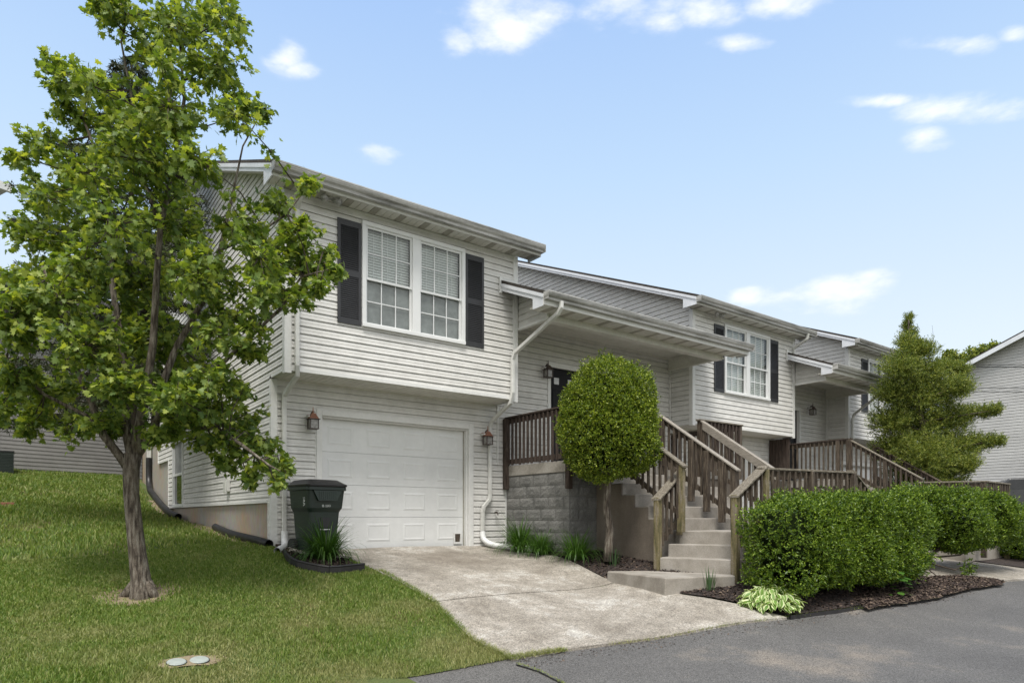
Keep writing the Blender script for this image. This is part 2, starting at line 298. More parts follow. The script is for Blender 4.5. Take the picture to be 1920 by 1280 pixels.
# driveway: worn concrete with exposed aggregate, scaled pale patches, a damp dark stain by the door
m, t, b = newmat('driveway'); l = t.links.new
tcn = N(t, 'ShaderNodeTexCoord')
n1 = N(t, 'ShaderNodeTexNoise', Scale=1.25, Detail=12, Roughness=.74); l(tcn.outputs['Object'], n1.inputs['Vector'])
r = t.nodes.new('ShaderNodeValToRGB'); l(n1.outputs['Fac'], r.inputs[0])
while len(r.color_ramp.elements) < 4: r.color_ramp.elements.new(.5)
for e, p, c in zip(r.color_ramp.elements, (.36, .48, .55, .62), ((.19, .168, .14), (.265, .24, .205), (.315, .288, .25), (.41, .39, .355))): e.position = p; e.color = c4(c)
vo = N(t, 'ShaderNodeTexVoronoi', Scale=85); l(tcn.outputs['Object'], vo.inputs['Vector'])
sepc = t.nodes.new('ShaderNodeSeparateColor'); l(vo.outputs['Color'], sepc.inputs[0])
mr = N(t, 'ShaderNodeMapRange'); mr.inputs[3].default_value = .6; mr.inputs[4].default_value = 1.32; l(sepc.outputs[0], mr.inputs[0])
mu = t.nodes.new('ShaderNodeMix'); mu.data_type = 'RGBA'; mu.blend_type = 'MULTIPLY'; mu.inputs[0].default_value = 1; l(r.outputs[0], mu.inputs[6]); l(mr.outputs[0], mu.inputs[7])
n5 = N(t, 'ShaderNodeTexNoise', Scale=9, Detail=4); l(tcn.outputs['Object'], n5.inputs['Vector'])
mr5 = N(t, 'ShaderNodeMapRange'); mr5.inputs[1].default_value = .3; mr5.inputs[2].default_value = .7; mr5.inputs[3].default_value = .85; mr5.inputs[4].default_value = 1.12; l(n5.outputs['Fac'], mr5.inputs[0])
mu5 = t.nodes.new('ShaderNodeMix'); mu5.data_type = 'RGBA'; mu5.blend_type = 'MULTIPLY'; mu5.inputs[0].default_value = 1; l(mu.outputs[2], mu5.inputs[6]); l(mr5.outputs[0], mu5.inputs[7])
# stain
vs1 = N(t, 'ShaderNodeVectorMath', operation='DISTANCE'); l(tcn.outputs['Object'], vs1.inputs[0]); vs1.inputs[1].default_value = (5.55, 9.0, -.1)
ms = N(t, 'ShaderNodeMapRange', interpolation_type='SMOOTHSTEP'); ms.inputs[1].default_value = .1; ms.inputs[2].default_value = .95; ms.inputs[3].default_value = .5; ms.inputs[4].default_value = 0
l(vs1.outputs['Value'], ms.inputs[0])
mst = t.nodes.new('ShaderNodeMix'); mst.data_type = 'RGBA'; l(ms.outputs[0], mst.inputs[0]); l(mu5.outputs[2], mst.inputs[6]); mst.inputs[7].default_value = (.13, .105, .08, 1)
l(mst.outputs[2], b.inputs['Base Color']); b.inputs['Roughness'].default_value = .9
bp = N(t, 'ShaderNodeBump', Strength=.6, Distance=.006); l(vo.outputs['Distance'], bp.inputs['Height']); l(bp.outputs[0], b.inputs['Normal']); M['driveway'] = m
# asphalt
m, t, b = newmat('asphalt'); l = t.links.new
tcn = N(t, 'ShaderNodeTexCoord')
n1 = N(t, 'ShaderNodeTexNoise', Scale=.55, Detail=7, Roughness=.6); l(tcn.outputs['Object'], n1.inputs['Vector'])
r = t.nodes.new('ShaderNodeValToRGB'); l(n1.outputs['Fac'], r.inputs[0])
while len(r.color_ramp.elements) < 3: r.color_ramp.elements.new(.5)
for e, p, c in zip(r.color_ramp.elements, (.35, .58, .68), ((.072, .070, .069), (.097, .094, .091), (.17, .15, .128))): e.position = p; e.color = c4(c)
vo = N(t, 'ShaderNodeTexVoronoi', Scale=130); l(tcn.outputs['Object'], vo.inputs['Vector'])
sepc = t.nodes.new('ShaderNodeSeparateColor'); l(vo.outputs['Color'], sepc.inputs[0])
mr = N(t, 'ShaderNodeMapRange'); mr.inputs[3].default_value = .5; mr.inputs[4].default_value = 1.7; l(sepc.outputs[0], mr.inputs[0])
mu = t.nodes.new('ShaderNodeMix'); mu.data_type = 'RGBA'; mu.blend_type = 'MULTIPLY'; mu.inputs[0].default_value = 1; l(r.outputs[0], mu.inputs[6]); l(mr.outputs[0], mu.inputs[7])
l(mu.outputs[2], b.inputs['Base Color']); b.inputs['Roughness'].default_value = .85
bp = N(t, 'ShaderNodeBump', Strength=.8, Distance=.006); l(vo.outputs['Distance'], bp.inputs['Height']); l(bp.outputs[0], b.inputs['Normal']); M['asphalt'] = m

# ------------------------------------------------------------------ terrain
CTRL = np.array([
 (0, -3, -1.1), (6, -3, -.97), (15, -3, -.88), (0, 1.5, -1.06), (6, 1.5, -.92), (14, 1.5, -.8), (26, 1.5, -.66), (-3, 3, -1.05), (-10, -3, -1.1), (-10, 4, -.95),
 (2.62, 5.65, -1.0), (1.6, 5.2, -.98), (0, 4.6, -.98), (-4, 3.9, -.95), (4, 5.1, -.88), (5.7, 4.8, -.80), (7.5, 4.4, -.71), (8.4, 4.3, -.68), (11, 4.2, -.66), (14.5, 3.95, -.60), (18, 4, -.52), (26, 4, -.4),
 (3.6, 10, 0), (5.2, 10, 0), (7.2, 10, 0), (3.9, 9.1, -.1), (5.5, 9.1, -.13), (7, 9.1, -.15), (3.95, 7, -.47), (7.0, 7.0, -.44), (5.5, 7, -.46), (6.85, 5.8, -.50), (6.8, 5.2, -.585),
 (3.0, 10, .10), (2.9, 12.6, .25), (2.9, 14.4, .37), (2.9, 16.9, .5), (2.9, 18.3, .7), (2.9, 21, 1.26), (2.9, 22.1, 1.45), (2.3, 8.5, -.17), (2.6, 9.3, .0),
 (1.12, 8.61, -.38), (1.13, 6.18, -.70), (-.12, 6.46, -.75), (0, 9, -.3), (0, 12, .17), (0, 15, .66), (0, 18, 1.12), (-.3, 20.2, 1.5), (-.4, 22, 1.74), (3, 24, 1.8), (-6, 20, 1.7), (-8, 12, .7), (-8, 8, 0),
 (7.36, 8.25, -.1), (7.9, 7.8, -.12), (7.6, 6.62, -.27), (8.0, 5.6, -.38), (7.36, 10, 0), (9, 5, -.5), (12, 5.2, -.45),
 (12.6, 10, 0), (15.8, 10, 0), (12.4, 5, -.42), (14.6, 4.65, -.44), (15.5, 7, -.25), (19, 10, 0.1), (19, 6, -.2), (24, 10, .15), (24, 7, 0), (33, 10, .3), (34, 3, -.1), (40, -3, -.4), (50, 14, .5), (40, 30, 2), (20, 40, 2.2), (0, 40, 2.6), (-20, 20, 2), (-20, -5, -1), (0, -20, -1.5), (40, -20, -1)], dtype=float)
def tps(r2): return .5*r2*np.log(r2+1e-9)
_A = CTRL[:, :2]; _K = tps(((_A[:, None]-_A[None])**2).sum(-1))+np.eye(len(_A))*.05
_Pm = np.c_[np.ones(len(_A)), _A]; _S = np.block([[_K, _Pm], [_Pm.T, np.zeros((3, 3))]])
_W = np.linalg.solve(_S, np.r_[CTRL[:, 2], 0, 0, 0])
def HH(XY):
    XY = np.asarray(XY, dtype=float); out = np.zeros(len(XY))
    for i in range(0, len(XY), 20000):
        q = XY[i:i+20000]; out[i:i+20000] = tps(((q[:, None]-_A[None])**2).sum(-1))@_W[:-3]+_W[-3]+q@_W[-2:]
    return out
def hh(x, y): return float(HH([(x, y)])[0])
def onG(u, v, off=0):      # ground point seen at a pixel (march)
    d = direction(u, v); lo_ = 2.0
    ts = np.linspace(2, 60, 1500); pts = np.c_[d.x*ts, d.y*ts]; z = CZ+d.z*ts; hz = HH(pts)+off
    k = np.argmax(z < hz); return Vector((pts[k, 0], pts[k, 1], hz[k]))
def inside(poly, X, Y):
    ins = np.zeros(len(X), bool); n = len(poly)
    for i in range(n):
        x0, y0 = poly[i]; x1, y1 = poly[(i+1) % n]
        c = ((y0 > Y) != (y1 > Y)) & (X < (x1-x0)*(Y-y0)/((y1-y0) if y1 != y0 else 1e-9)+x0); ins ^= c
    return ins
def dense(poly, step):
    o = []
    for i in range(len(poly)):
        a = np.array(poly[i], float); b_ = np.array(poly[(i+1) % len(poly)], float); k = max(1, int(np.linalg.norm(b_-a)/step))
        o += [tuple(a+(b_-a)*j/k) for j in range(k)]
    return o
def sheet(name, poly, off, m, step=.35, wob=0, thick=0):
    bd = dense(poly, step)
    if wob:
        r_ = np.random.default_rng(len(bd)); bd = [(x+r_.normal()*wob, y+r_.normal()*wob) for x, y in bd]
    xs = [p[0] for p in bd]; ys = [p[1] for p in bd]
    gx, gy = np.meshgrid(np.arange(min(xs), max(xs), step), np.arange(min(ys), max(ys), step)); gx = gx.ravel()+.01; gy = gy.ravel()+.013
    k = inside(bd, gx, gy); pts = list(bd)
    ba = np.array(bd)
    for x, y in zip(gx[k], gy[k]):
        if ((ba[:, 0]-x)**2+(ba[:, 1]-y)**2).min() > (step*.4)**2: pts.append((x, y))
    nb = len(bd)
    res = geometry.delaunay_2d_cdt([Vector(p) for p in pts], [(i, (i+1) % nb) for i in range(nb)], [list(range(nb))], 1, 1e-5)
    vs_ = np.array([(v.x, v.y) for v in res[0]]); z = HH(vs_)+off
    b_ = MB(); b_.add([(x, y, zz) for (x, y), zz in zip(vs_, z)], [tuple(f) for f in res[2]])
    if thick:
        zb = HH(bd)+off; k0 = len(b_.v)
        b_.v += [(p[0], p[1], z_) for p, z_ in zip(bd, zb)]+[(p[0], p[1], z_-thick) for p, z_ in zip(bd, zb)]
        b_.f += [(k0+i, k0+(i+1) % nb, k0+nb+(i+1) % nb, k0+nb+i) for i in range(nb)]
    o = b_.build(name, m, smooth=False)
    for p in o.data.polygons: p.use_smooth = thick == 0
    return tag(o, kind='structure')
# base terrain to the horizon
gr = []
rings = [0, 4, 8, 12, 16, 22, 30, 40, 55]; 
xs = np.concatenate([[-2500, -900, -300, -120, -60], np.arange(-30, 61, 1.5), [80, 150, 350, 900, 2500]]); ys = np.concatenate([[-2500, -900, -300, -100, -40], np.arange(-15, 46, 1.5), [60, 90, 150, 350, 900, 2500]])
gx, gy = np.meshgrid(xs, ys); qx = np.clip(gx, -18, 48).ravel(); qy = np.clip(gy, -14, 38).ravel()
gz = HH(np.c_[qx, qy])-.07; nx, ny = len(xs), len(ys)
idx = np.arange(nx*ny).reshape(ny, nx)
tag(npmesh('ground', np.c_[gx.ravel(), gy.ravel(), gz], np.stack([idx[:-1, :-1].ravel(), idx[:-1, 1:].ravel(), idx[1:, 1:].ravel(), idx[1:, :-1].ravel()], 1), M['soil'], smooth=True), kind='structure')
road_edge = [(-14, 3.3), (-4, 4.2), (0.6, 5.1), (1.6, 5.5), (2.65, 5.98), (3.4, 5.70), (3.95, 5.52), (5.7, 5.12), (7.5, 4.72), (8.4, 4.58), (11, 4.42), (12.4, 4.36), (14.6, 4.25), (18, 4.3), (26, 4.4), (45, 4.9)]
sheet('road', [(45, -10), (45, 4.9)]+road_edge[::-1][1:]+[(-14, -10)], -.02, M['asphalt'], .4)
JY = 6.9
drive_pad1 = [(3.72, 10.12), (3.80, 9.3), (3.88, 8.4), (3.93, 7.6), (3.98, JY+.008), (7.03, JY-.05+.008), (7.12, 7.8), (7.2, 9), (7.18, 9.98), (7.1, 10.12)]
drive_pad2 = [(3.98, JY-.008), (3.92, 6.4), (3.86, 5.9), (3.92, 5.24), (5.7, 4.85), (7.5, 4.45), (7.3, 5.0), (7.0, 5.6), (6.93, 6.2), (7.02, JY-.05-.008)]
sheet('driveway', drive_pad1, .018, M['driveway'], .3, thick=.08)
sheet('driveway', drive_pad2, .012, M['driveway'], .3, thick=.08)
sheet('driveway', [(12.45, 10.06), (12.35, 5.0), (12.0, 4.1), (14.4, 3.99), (16.2, 4.02), (15.6, 5.2), (15.75, 10.06)], .012, M['driveway'], .4, thick=.06)
lawn_poly = [(-14, 3.0), (-4, 3.9), (0.6, 4.8), (1.6, 5.2), (2.65, 5.70), (3.4, 5.45), (3.9, 5.3), (4.05, 5.5), (4.2, 6.4), (4.2, 7.6), (4.1, 9), (4.0, 10.05), (3.0, 10.08), (3.04, 26), (-14, 26)]
lawn_poly_b = lawn_poly
sheet('lawn', lawn_poly, -.006, M['soil'], .3)
mulch_l = [tuple(onG(u, v)[:2]) for u, v in ((533, 1043), (545, 1057), (566, 1067), (596, 1074), (630, 1075), (672, 1068))]+[(3.8, 9.2), (3.72, 10.05), (3.08, 10.05), (3.0, 9.7)]
sheet('mulch_bed', mulch_l, .03, M['mulch'], .15)
mulch_r = [(7.14, 10.04), (7.22, 9), (7.14, 7.8), (7.05, 7.0), (6.95, 6.2), (7.02, 5.65), (7.32, 5.02), (7.55, 4.48), (8.4, 4.32), (11, 4.16), (12.0, 4.12), (12.3, 5.0), (12.42, 10.04)]
sheet('mulch_bed', mulch_r, .022, M['mulch'], .25, wob=.01)
sheet('mulch_bed', [(15.8, 10.04), (15.65, 5.25), (16.25, 4.06), (20, 4.05), (30, 4.3), (30, 10)], .022, M['mulch'], .6)

# ------------------------------------------------------------------ houses
YB, YW, YBACK = 9.42, 10.06, 23.2
RIDGE = 16.2; PITCH = .425
def siding(name, ax, c, s, z0, z1, span, holes, m, parent, course=.111, depth=.017, phase=0.0, label=None):
    """lap siding on the plane ax=c facing s; span(z)->(a,b) along the other axis; holes (a0,a1,z0,z1)"""
    mb = MB()
    def pt(a, o, z): return (a, c+s*o, z) if ax == 'y' else (c+s*o, a, z)
    k0 = math.floor((z0-phase)/course)
    zz = phase+k0*course
    prof = [(0, depth), (.10, depth), (.42, depth*.62), (.48, depth*.80), (.90, .004), (.91, -.014), (1.0, -.014)]
    def offz(t):
        for (t0, o0), (t1, o1) in zip(prof, prof[1:]):
            if t <= t1+1e-9: return o0+(o1-o0)*(t-t0)/(t1-t0)
        return prof[-1][1]
    while zz < z1-1e-6:
        br = [zz+course*t for t, _ in prof]+[h[2] for h in holes]+[h[3] for h in holes]+[z0, z1]
        br = sorted(set(round(q, 5) for q in br if zz-1e-6 <= q <= zz+course+1e-6 and z0-1e-6 <= q <= z1+1e-6))
        for qa, qb in zip(br, br[1:]):
            if qb-qa < 1e-4: continue
            (a0, a1), (b0, b1) = span(qa+1e-5), span(qb-1e-5)
            if a1-a0 < .01 and b1-b0 < .01: continue
            mid = (qa+qb)/2; oa = offz((qa-zz)/course); ob = offz((qb-zz)/course)
            cuts = sorted([(h[0], h[1]) for h in holes if h[2] < mid < h[3]])
            segs = []; cur = None
            x = None
            lo_, hi = a0, a1
            st = (a0, b0)
            for h0, h1 in cuts:
                segs.append((st, (h0, h0))); st = (h1, h1)
            segs.append((st, (a1, b1)))
            for (p, p2), (q, q2) in segs:
                if q-p < .005 and q2-p2 < .005: continue
                mb.add([pt(p, oa, qa), pt(q, oa, qa), pt(q2, ob, qb), pt(p2, ob, qb)], [(0, 1, 2, 3)])
                if abs(qa-zz) < 1e-4:
                    x_ = p+((k0*1.37+zz*9.7) % 3.2)
                    while x_ < q-.1: mb.add([pt(x_, oa+.001, qa), pt(x_+.005, oa+.001, qa), pt(x_+.005, oa*.62+.001, qa+course*.42), pt(x_, oa*.62+.001, qa+course*.42), pt(x_, oa*.5, qa), pt(x_, oa*.3, qa+course*.42)], [(0, 1, 2, 3), (4, 0, 3, 5)]); x_ += 3.3
                if abs(qa-zz) < 1e-4 or abs(qa-z0) < 1e-4: mb.add([pt(p, -.016, qa), pt(q, -.016, qa), pt(q, oa, qa), pt(p, oa, qa)], [(0, 1, 2, 3)])
        zz += course
    return mb.build(name, m, parent, label=label)
def zroof(y, dz=0): return (5.31+PITCH*(min(y, 2*RIDGE-y)-8.98))+dz
def window(parent, x0, x1, z0, z1, y, blinds_low=False):
    fr_ = MB(); f = .065; xm = (x0+x1)/2; mull = .07
    fy0, fy1 = y-.05, y+.03
    fr_.box(x0, x1, fy0, fy1, z1-f, z1).box(x0, x1, fy0-.012, fy1, z0, z0+f*.8).box(x0, x0+f, fy0, fy1, z0+f*.8, z1-f).box(x1-f, x1, fy0, fy1, z0+f*.8, z1-f).box(xm-mull, xm+mull, fy0, fy1, z0+f*.8, z1-f)
    fo = fr_.build('window', M['vinyl_white'], parent, bevel=.004)
    zm = z0+(z1-z0)*.465
    for a, b_ in ((x0+f, xm-mull), (xm+mull, x1-f)):
        s_ = MB()
        for (q0, q1, yy) in ((zm-.02, z1-f, y-.012), (z0+f*.8, zm+.02, y+.012)):
            t_ = .032
            s_.box(a, b_, yy-.012, yy+.012, q1-t_, q1).box(a, b_, yy-.012, yy+.012, q0, q0+t_).box(a, a+t_, yy-.012, yy+.012, q0+t_, q1-t_).box(b_-t_, b_, yy-.012, yy+.012, q0+t_, q1-t_)
            for i in (1, 2):
                xx = a+t_+(b_-a-2*t_)*i/3; s_.box(xx-.008, xx+.008, yy-.004, yy+.004, q0+t_, q1-t_)
            zz = (q0+q1)/2
            for i in range(3):
                xa = a+t_+(b_-a-2*t_)*i/3+.008; xb = a+t_+(b_-a-2*t_)*(i+1)/3-.008
                s_.box(xa-(.008 if i == 0 else 0), xb+(.008 if i == 2 else 0), yy-.0038, yy+.0038, zz-.008, zz+.008)
        s_.build('sash', M['vinyl_white'], fo)
        g_ = MB()
        g_.add([(a+.01, y-.006, zm), (b_-.01, y-.006, zm), (b_-.01, y-.006, z1-f-.01), (a+.01, y-.006, z1-f-.01)], [(0, 1, 2, 3)])
        g_.add([(a+.01, y+.018, z0+f), (b_-.01, y+.018, z0+f), (b_-.01, y+.018, zm), (a+.01, y+.018, zm)], [(0, 1, 2, 3)])
        g_.build('pane', M['glass'], fo)
        bl = MB(); top = z1-f; botm = (z0+f+.02) if blinds_low else zm-.0
        n = int((top-botm)/.042)
        for i in range(n):
            zc = top-.03-i*.042
            bl.add([(a+.012, y+.060, zc-.021), (b_-.012, y+.060, zc-.021), (b_-.012, y+.078, zc+.023), (a+.012, y+.078, zc+.023)], [(0, 1, 2, 3)])
        for q in (.2, .5, .8): 
            xx = a+(b_-a)*q; bl.box(xx-.003, xx+.003, y+.048, y+.051, botm, top)
        bl.build('blinds', M['blind'], fo)
        if not blinds_low:
            sn = MB(); sn.add([(a+.02, y+.04, z0+f*.8), (b_-.02, y+.04, z0+f*.8), (b_-.02, y+.04, zm), (a+.02, y+.04, zm)], [(0, 1, 2, 3)]); sn.build('screen', M['screen'], fo)
    rm = MB(); rm.add([(x0, y+.3, z0), (x1, y+.3, z0), (x1, y+.3, z1), (x0, y+.3, z1), (x0, y+.031, z0), (x1, y+.031, z0), (x1, y+.031, z1), (x0, y+.031, z1)], [(0, 1, 2, 3), (0, 4, 5, 1), (3, 2, 6, 7), (0, 3, 7, 4), (1, 5, 6, 2)])
    rm.build('interior', M['room'], fo)
def shutter(parent, x0, x1, z0, z1, y):
    s_ = MB(); t_ = .045; zm = z0+(z1-z0)*.49
    s_.box(x0, x0+t_, y-.035, y-.018, z0, z1).box(x1-t_, x1, y-.035, y-.018, z0, z1)
    for a, b_ in ((z0, z0+.07), (zm-.045, zm+.045), (z1-.09, z1)): s_.box(x0+t_, x1-t_, y-.034, y-.018, a, b_)
    s_.box(x0+t_, x1-t_, y-.02, y-.0175, z0+.07, z1-.09)
    for a, b_ in ((z0+.07, zm-.045), (zm+.045, z1-.09)):
        n = int((b_-a)/.03)
        for i in range(n):
            zc = a+(i+.5)*(b_-a)/n
            s_.add([(x0+t_, y-.033, zc-.012), (x1-t_, y-.033, zc-.012), (x1-t_, y-.0205, zc+.011), (x0+t_, y-.0205, zc+.011)], [(0, 1, 2, 3)])
    s_.build('shutter', M['shutter'], parent)
def gutter_run(parent, x0, x1, yf, ztop, end=None):
    pr = [(yf, ztop), (yf-.125, ztop), (yf-.125, ztop-.03), (yf-.112, ztop-.06), (yf-.085, ztop-.085), (yf-.08, ztop-.12), (yf, ztop-.12)]
    g_ = MB().prism(pr, 'x', x0, x1); g_.box(x0, x1, yf-.132, yf-.1252, ztop-.012, ztop+.006)
    g_.box(x0-.003, x0, yf-.128, yf, ztop-.12, ztop+.006).box(x1, x1+.003, yf-.128, yf, ztop-.12, ztop+.006)
    return g_.build('gutter', M['gutter'], parent)
def soffit_run(parent, x0, x1, y0, y1, z):
    a = MB(); v = MB(); n = max(1, int((x1-x0)/.105)); w_ = (x1-x0)/n
    for i in range(n):
        (v if i % 4 == 2 else a).box(x0+i*w_+.004, x0+(i+1)*w_-.004, y0, y1, z, z+.012)
    v.box(x0, x1, y0, y1, z+.0125, z+.02)
    a.build('soffit', M['soffit'], parent); v.build('soffit_vent', M['vent'], parent)
def rake(parent, x, side, y0, yend, zf, h=.17, mat=None, ret=.36, down=.045):
    """barge board on the roof edge at x, facing side (-1 left)"""
    a, b_ = (x-.02, x) if side < 0 else (x, x+.02)
    def strip(o0, o1, dx, ye):
        m_ = MB(); pts = [(y0, zf(y0)-o0), (ye, zf(ye)-o0), (ye, zf(ye)-o1), (y0, zf(y0)-o1)]
        xa, xb = (a-dx, b_) if side < 0 else (a, b_+dx)
        return m_.prism(pts, 'x', xa, xb)
    m1 = strip(.055, .115, .014, yend); m2 = strip(.115, h, 0, yend)
    m1.v += []; k = len(m1.v); m1.f += [tuple(i+k for i in f) for f in m2.f]; m1.v += m2.v
    zb = zf(y0)-h-down
    ys = y0+.0
    m1.prism([(ys, zb), (ys+ret, zb), (ys+ret, zf(ys+ret)-h), (ys, zf(ys)-h)], 'x', a, b_)
    return m1.build('rake_board', mat or M['rake'], parent)
def roof_slab(parent, x0, x1, y0, y1, zf, th=.054, nm='roof'):
    n = 40; ys = [y0, y1]
    if y0 < RIDGE < y1: ys = [y0, RIDGE, y1]
    pts = [(y, zf(y)) for y in ys]+[(y, zf(y)-th) for y in ys[::-1]]
    return MB().prism(pts, 'x', x0, x1).build(nm, M['shingle'], parent)
def garage_door(parent, x0, x1, z0, z1, y, pet=False):
    yd = y+.13
    tr_ = MB(); w_ = .085
    tr_.box(x0-w_, x0, y-.03, y+.02, z0, z1+w_).box(x1, x1+w_, y-.03, y+.02, z0, z1+w_).box(x0, x1, y-.03, y+.02, z1, z1+w_)
    tr_.box(x0-w_-.02, x0-w_, y-.02, y+.01, z0, z1+w_+.02).box(x1+w_, x1+w_+.02, y-.02, y+.01, z0, z1+w_+.02).box(x0-w_, x1+w_, y-.02, y+.01, z1+w_, z1+w_+.02)
    tr_.box(x0-.001, x0+.025, y+.02, yd+.03, z0, z1).box(x1-.025, x1+.001, y+.02, yd+.03, z0, z1).box(x0+.025, x1-.025, y+.02, yd+.03, z1-.025, z1)
    tr_.build('garage_trim', M['trim'], parent, bevel=.004)
    d_ = MB(); H = (z1-z0-.03)/4
    nx_ = 4; pw = (x1-x0-.05)/nx_
    for r_ in range(4):
        za = z0+.01+r_*H; zb = za+H-.008
        d_.box(x0+.02, x1-.02, yd, yd+.03, za, zb)
        d_.box(x0+.02, x1-.02, yd+.012, yd+.03, zb, zb+.008)
        for c_ in range(nx_):
            xa = x0+.025+c_*pw+.12; xb = x0+.025+(c_+1)*pw-.12; pa = za+.11; pb = zb-.10
            ring = [(xa, yd-.0005, pa), (xb, yd-.0005, pa), (xb, yd-.0005, pb), (xa, yd-.0005, pb)]
            inn = [(xa+.03, yd-.008, pa+.03), (xb-.03, yd-.008, pa+.03), (xb-.03, yd-.008, pb-.03), (xa+.03, yd-.008, pb-.03)]
            inn2 = [(xa+.05, yd-.003, pa+.05), (xb-.05, yd-.003, pa+.05), (xb-.05, yd-.003, pb-.05), (xa+.05, yd-.003, pb-.05)]
            d_.add(ring+inn+inn2, [(0, 1, 5, 4), (1, 2, 6, 5), (2, 3, 7, 6), (3, 0, 4, 7), (4, 5, 9, 8), (5, 6, 10, 9), (6, 7, 11, 10), (7, 4, 8, 11), (8, 9, 10, 11)])
    do = d_.build('garage_door', M['garage'], parent)
    s_ = MB().box(x0+.021, x0+.026, yd-.02, yd-.0008, z0, z1-.03).box(x1-.034, x1-.026, yd-.03, yd-.0008, z0, z1-.03).box(x0+.03, x1-.04, yd-.01, yd+.02, z0-.002, z0+.0095)
    s_.build('weather_seal', M['vent'], parent)
    if pet:
        px0, px1, pz0, pz1 = x1-.245, x1-.075, z0+.045, z0+.245
        p_ = MB().box(px0, px1, yd-.03, yd-.017, pz0, pz0+.035).box(px0, px1, yd-.03, yd-.017, pz1-.02, pz1).box(px0, px0+.028, yd-.03, yd-.017, pz0+.035, pz1-.02).box(px1-.028, px1, yd-.03, yd-.017, pz0+.035, pz1-.02).build('pet_door', M['trim'], do)
        MB().prism([(px0+.036, pz1-.02), (px1-.036, pz1-.02), (px1-.046, pz0+.045), (px0+.05, pz0+.045)], 'y', yd-.024, yd-.0175).build('pet_flap', M['bronze'], p_) if False else MB().prism([(px0+.03, pz1-.02), (px1-.03, pz1-.02), (px1-.045, pz0+.038), (px0+.045, pz0+.038)], 'y', yd-.024, yd-.0172).build('pet_flap', M['bark_dark'], do)
def entry_door(parent, x0, x1, z0, z1, y):
    tr_ = MB(); w_ = .075
    tr_.box(x0-w_, x0, y-.03, y+.02, z0, z1).box(x1, x1+w_, y-.03, y+.02, z0, z1).box(x0-w_-.01, x1+w_+.01, y-.032, y+.02, z1, z1+.1)
    tr_.box(x0-.001, x0+.02, y+.02, y+.1, z0, z1).box(x1-.02, x1+.001, y+.02, y+.1, z0, z1)
    tr_.build('door_trim', M['trim'], parent, bevel=.003)
    d_ = MB(); yd = y+.05; d_.box(x0+.02, x1-.02, yd, yd+.04, z0+.01, z1)
    cx = (x0+x1)/2
    for (a, b_) in ((x0+.11, cx-.05), (cx+.05, x1-.11)):
        for (p, q) in ((z0+.2, z0+.85), (z0+1.0, z0+1.6)):
            d_.box(a, a+.02, yd-.012, yd, p, q).box(b_-.02, b_, yd-.012, yd, p, q).box(a+.02, b_-.02, yd-.012, yd, p, p+.02).box(a+.02, b_-.02, yd-.012, yd, q-.02, q)
    do = d_.build('door', M['door_dark'], parent)
    for (a, b_) in ((x0+.14, x0+.27), (cx+.07, cx+.20)): MB().box(a, b_, yd-.008, yd-.002, z1-.31, z1-.18).build('door_lite', M['paper'], do)
    MB().tube([(x1-.09, yd-.001, z0+.95), (x1-.09, yd-.04, z0+.95)], .012, 8).tube([(x1-.09, yd-.035, z0+.95), (x1-.09, yd-.065, z0+.95)], [.03, .028], 10).build('door_handle', M['metal'], do)
def corner(parent, mbs):
    pass
def spout(parent, pts, r=.036, name='downspout', mat=None, label=None):
    b_ = MB().tube(pts, r*1.2, seg=4); return b_.build(name, mat or M['downspout'], parent, bevel=.008, label=label)
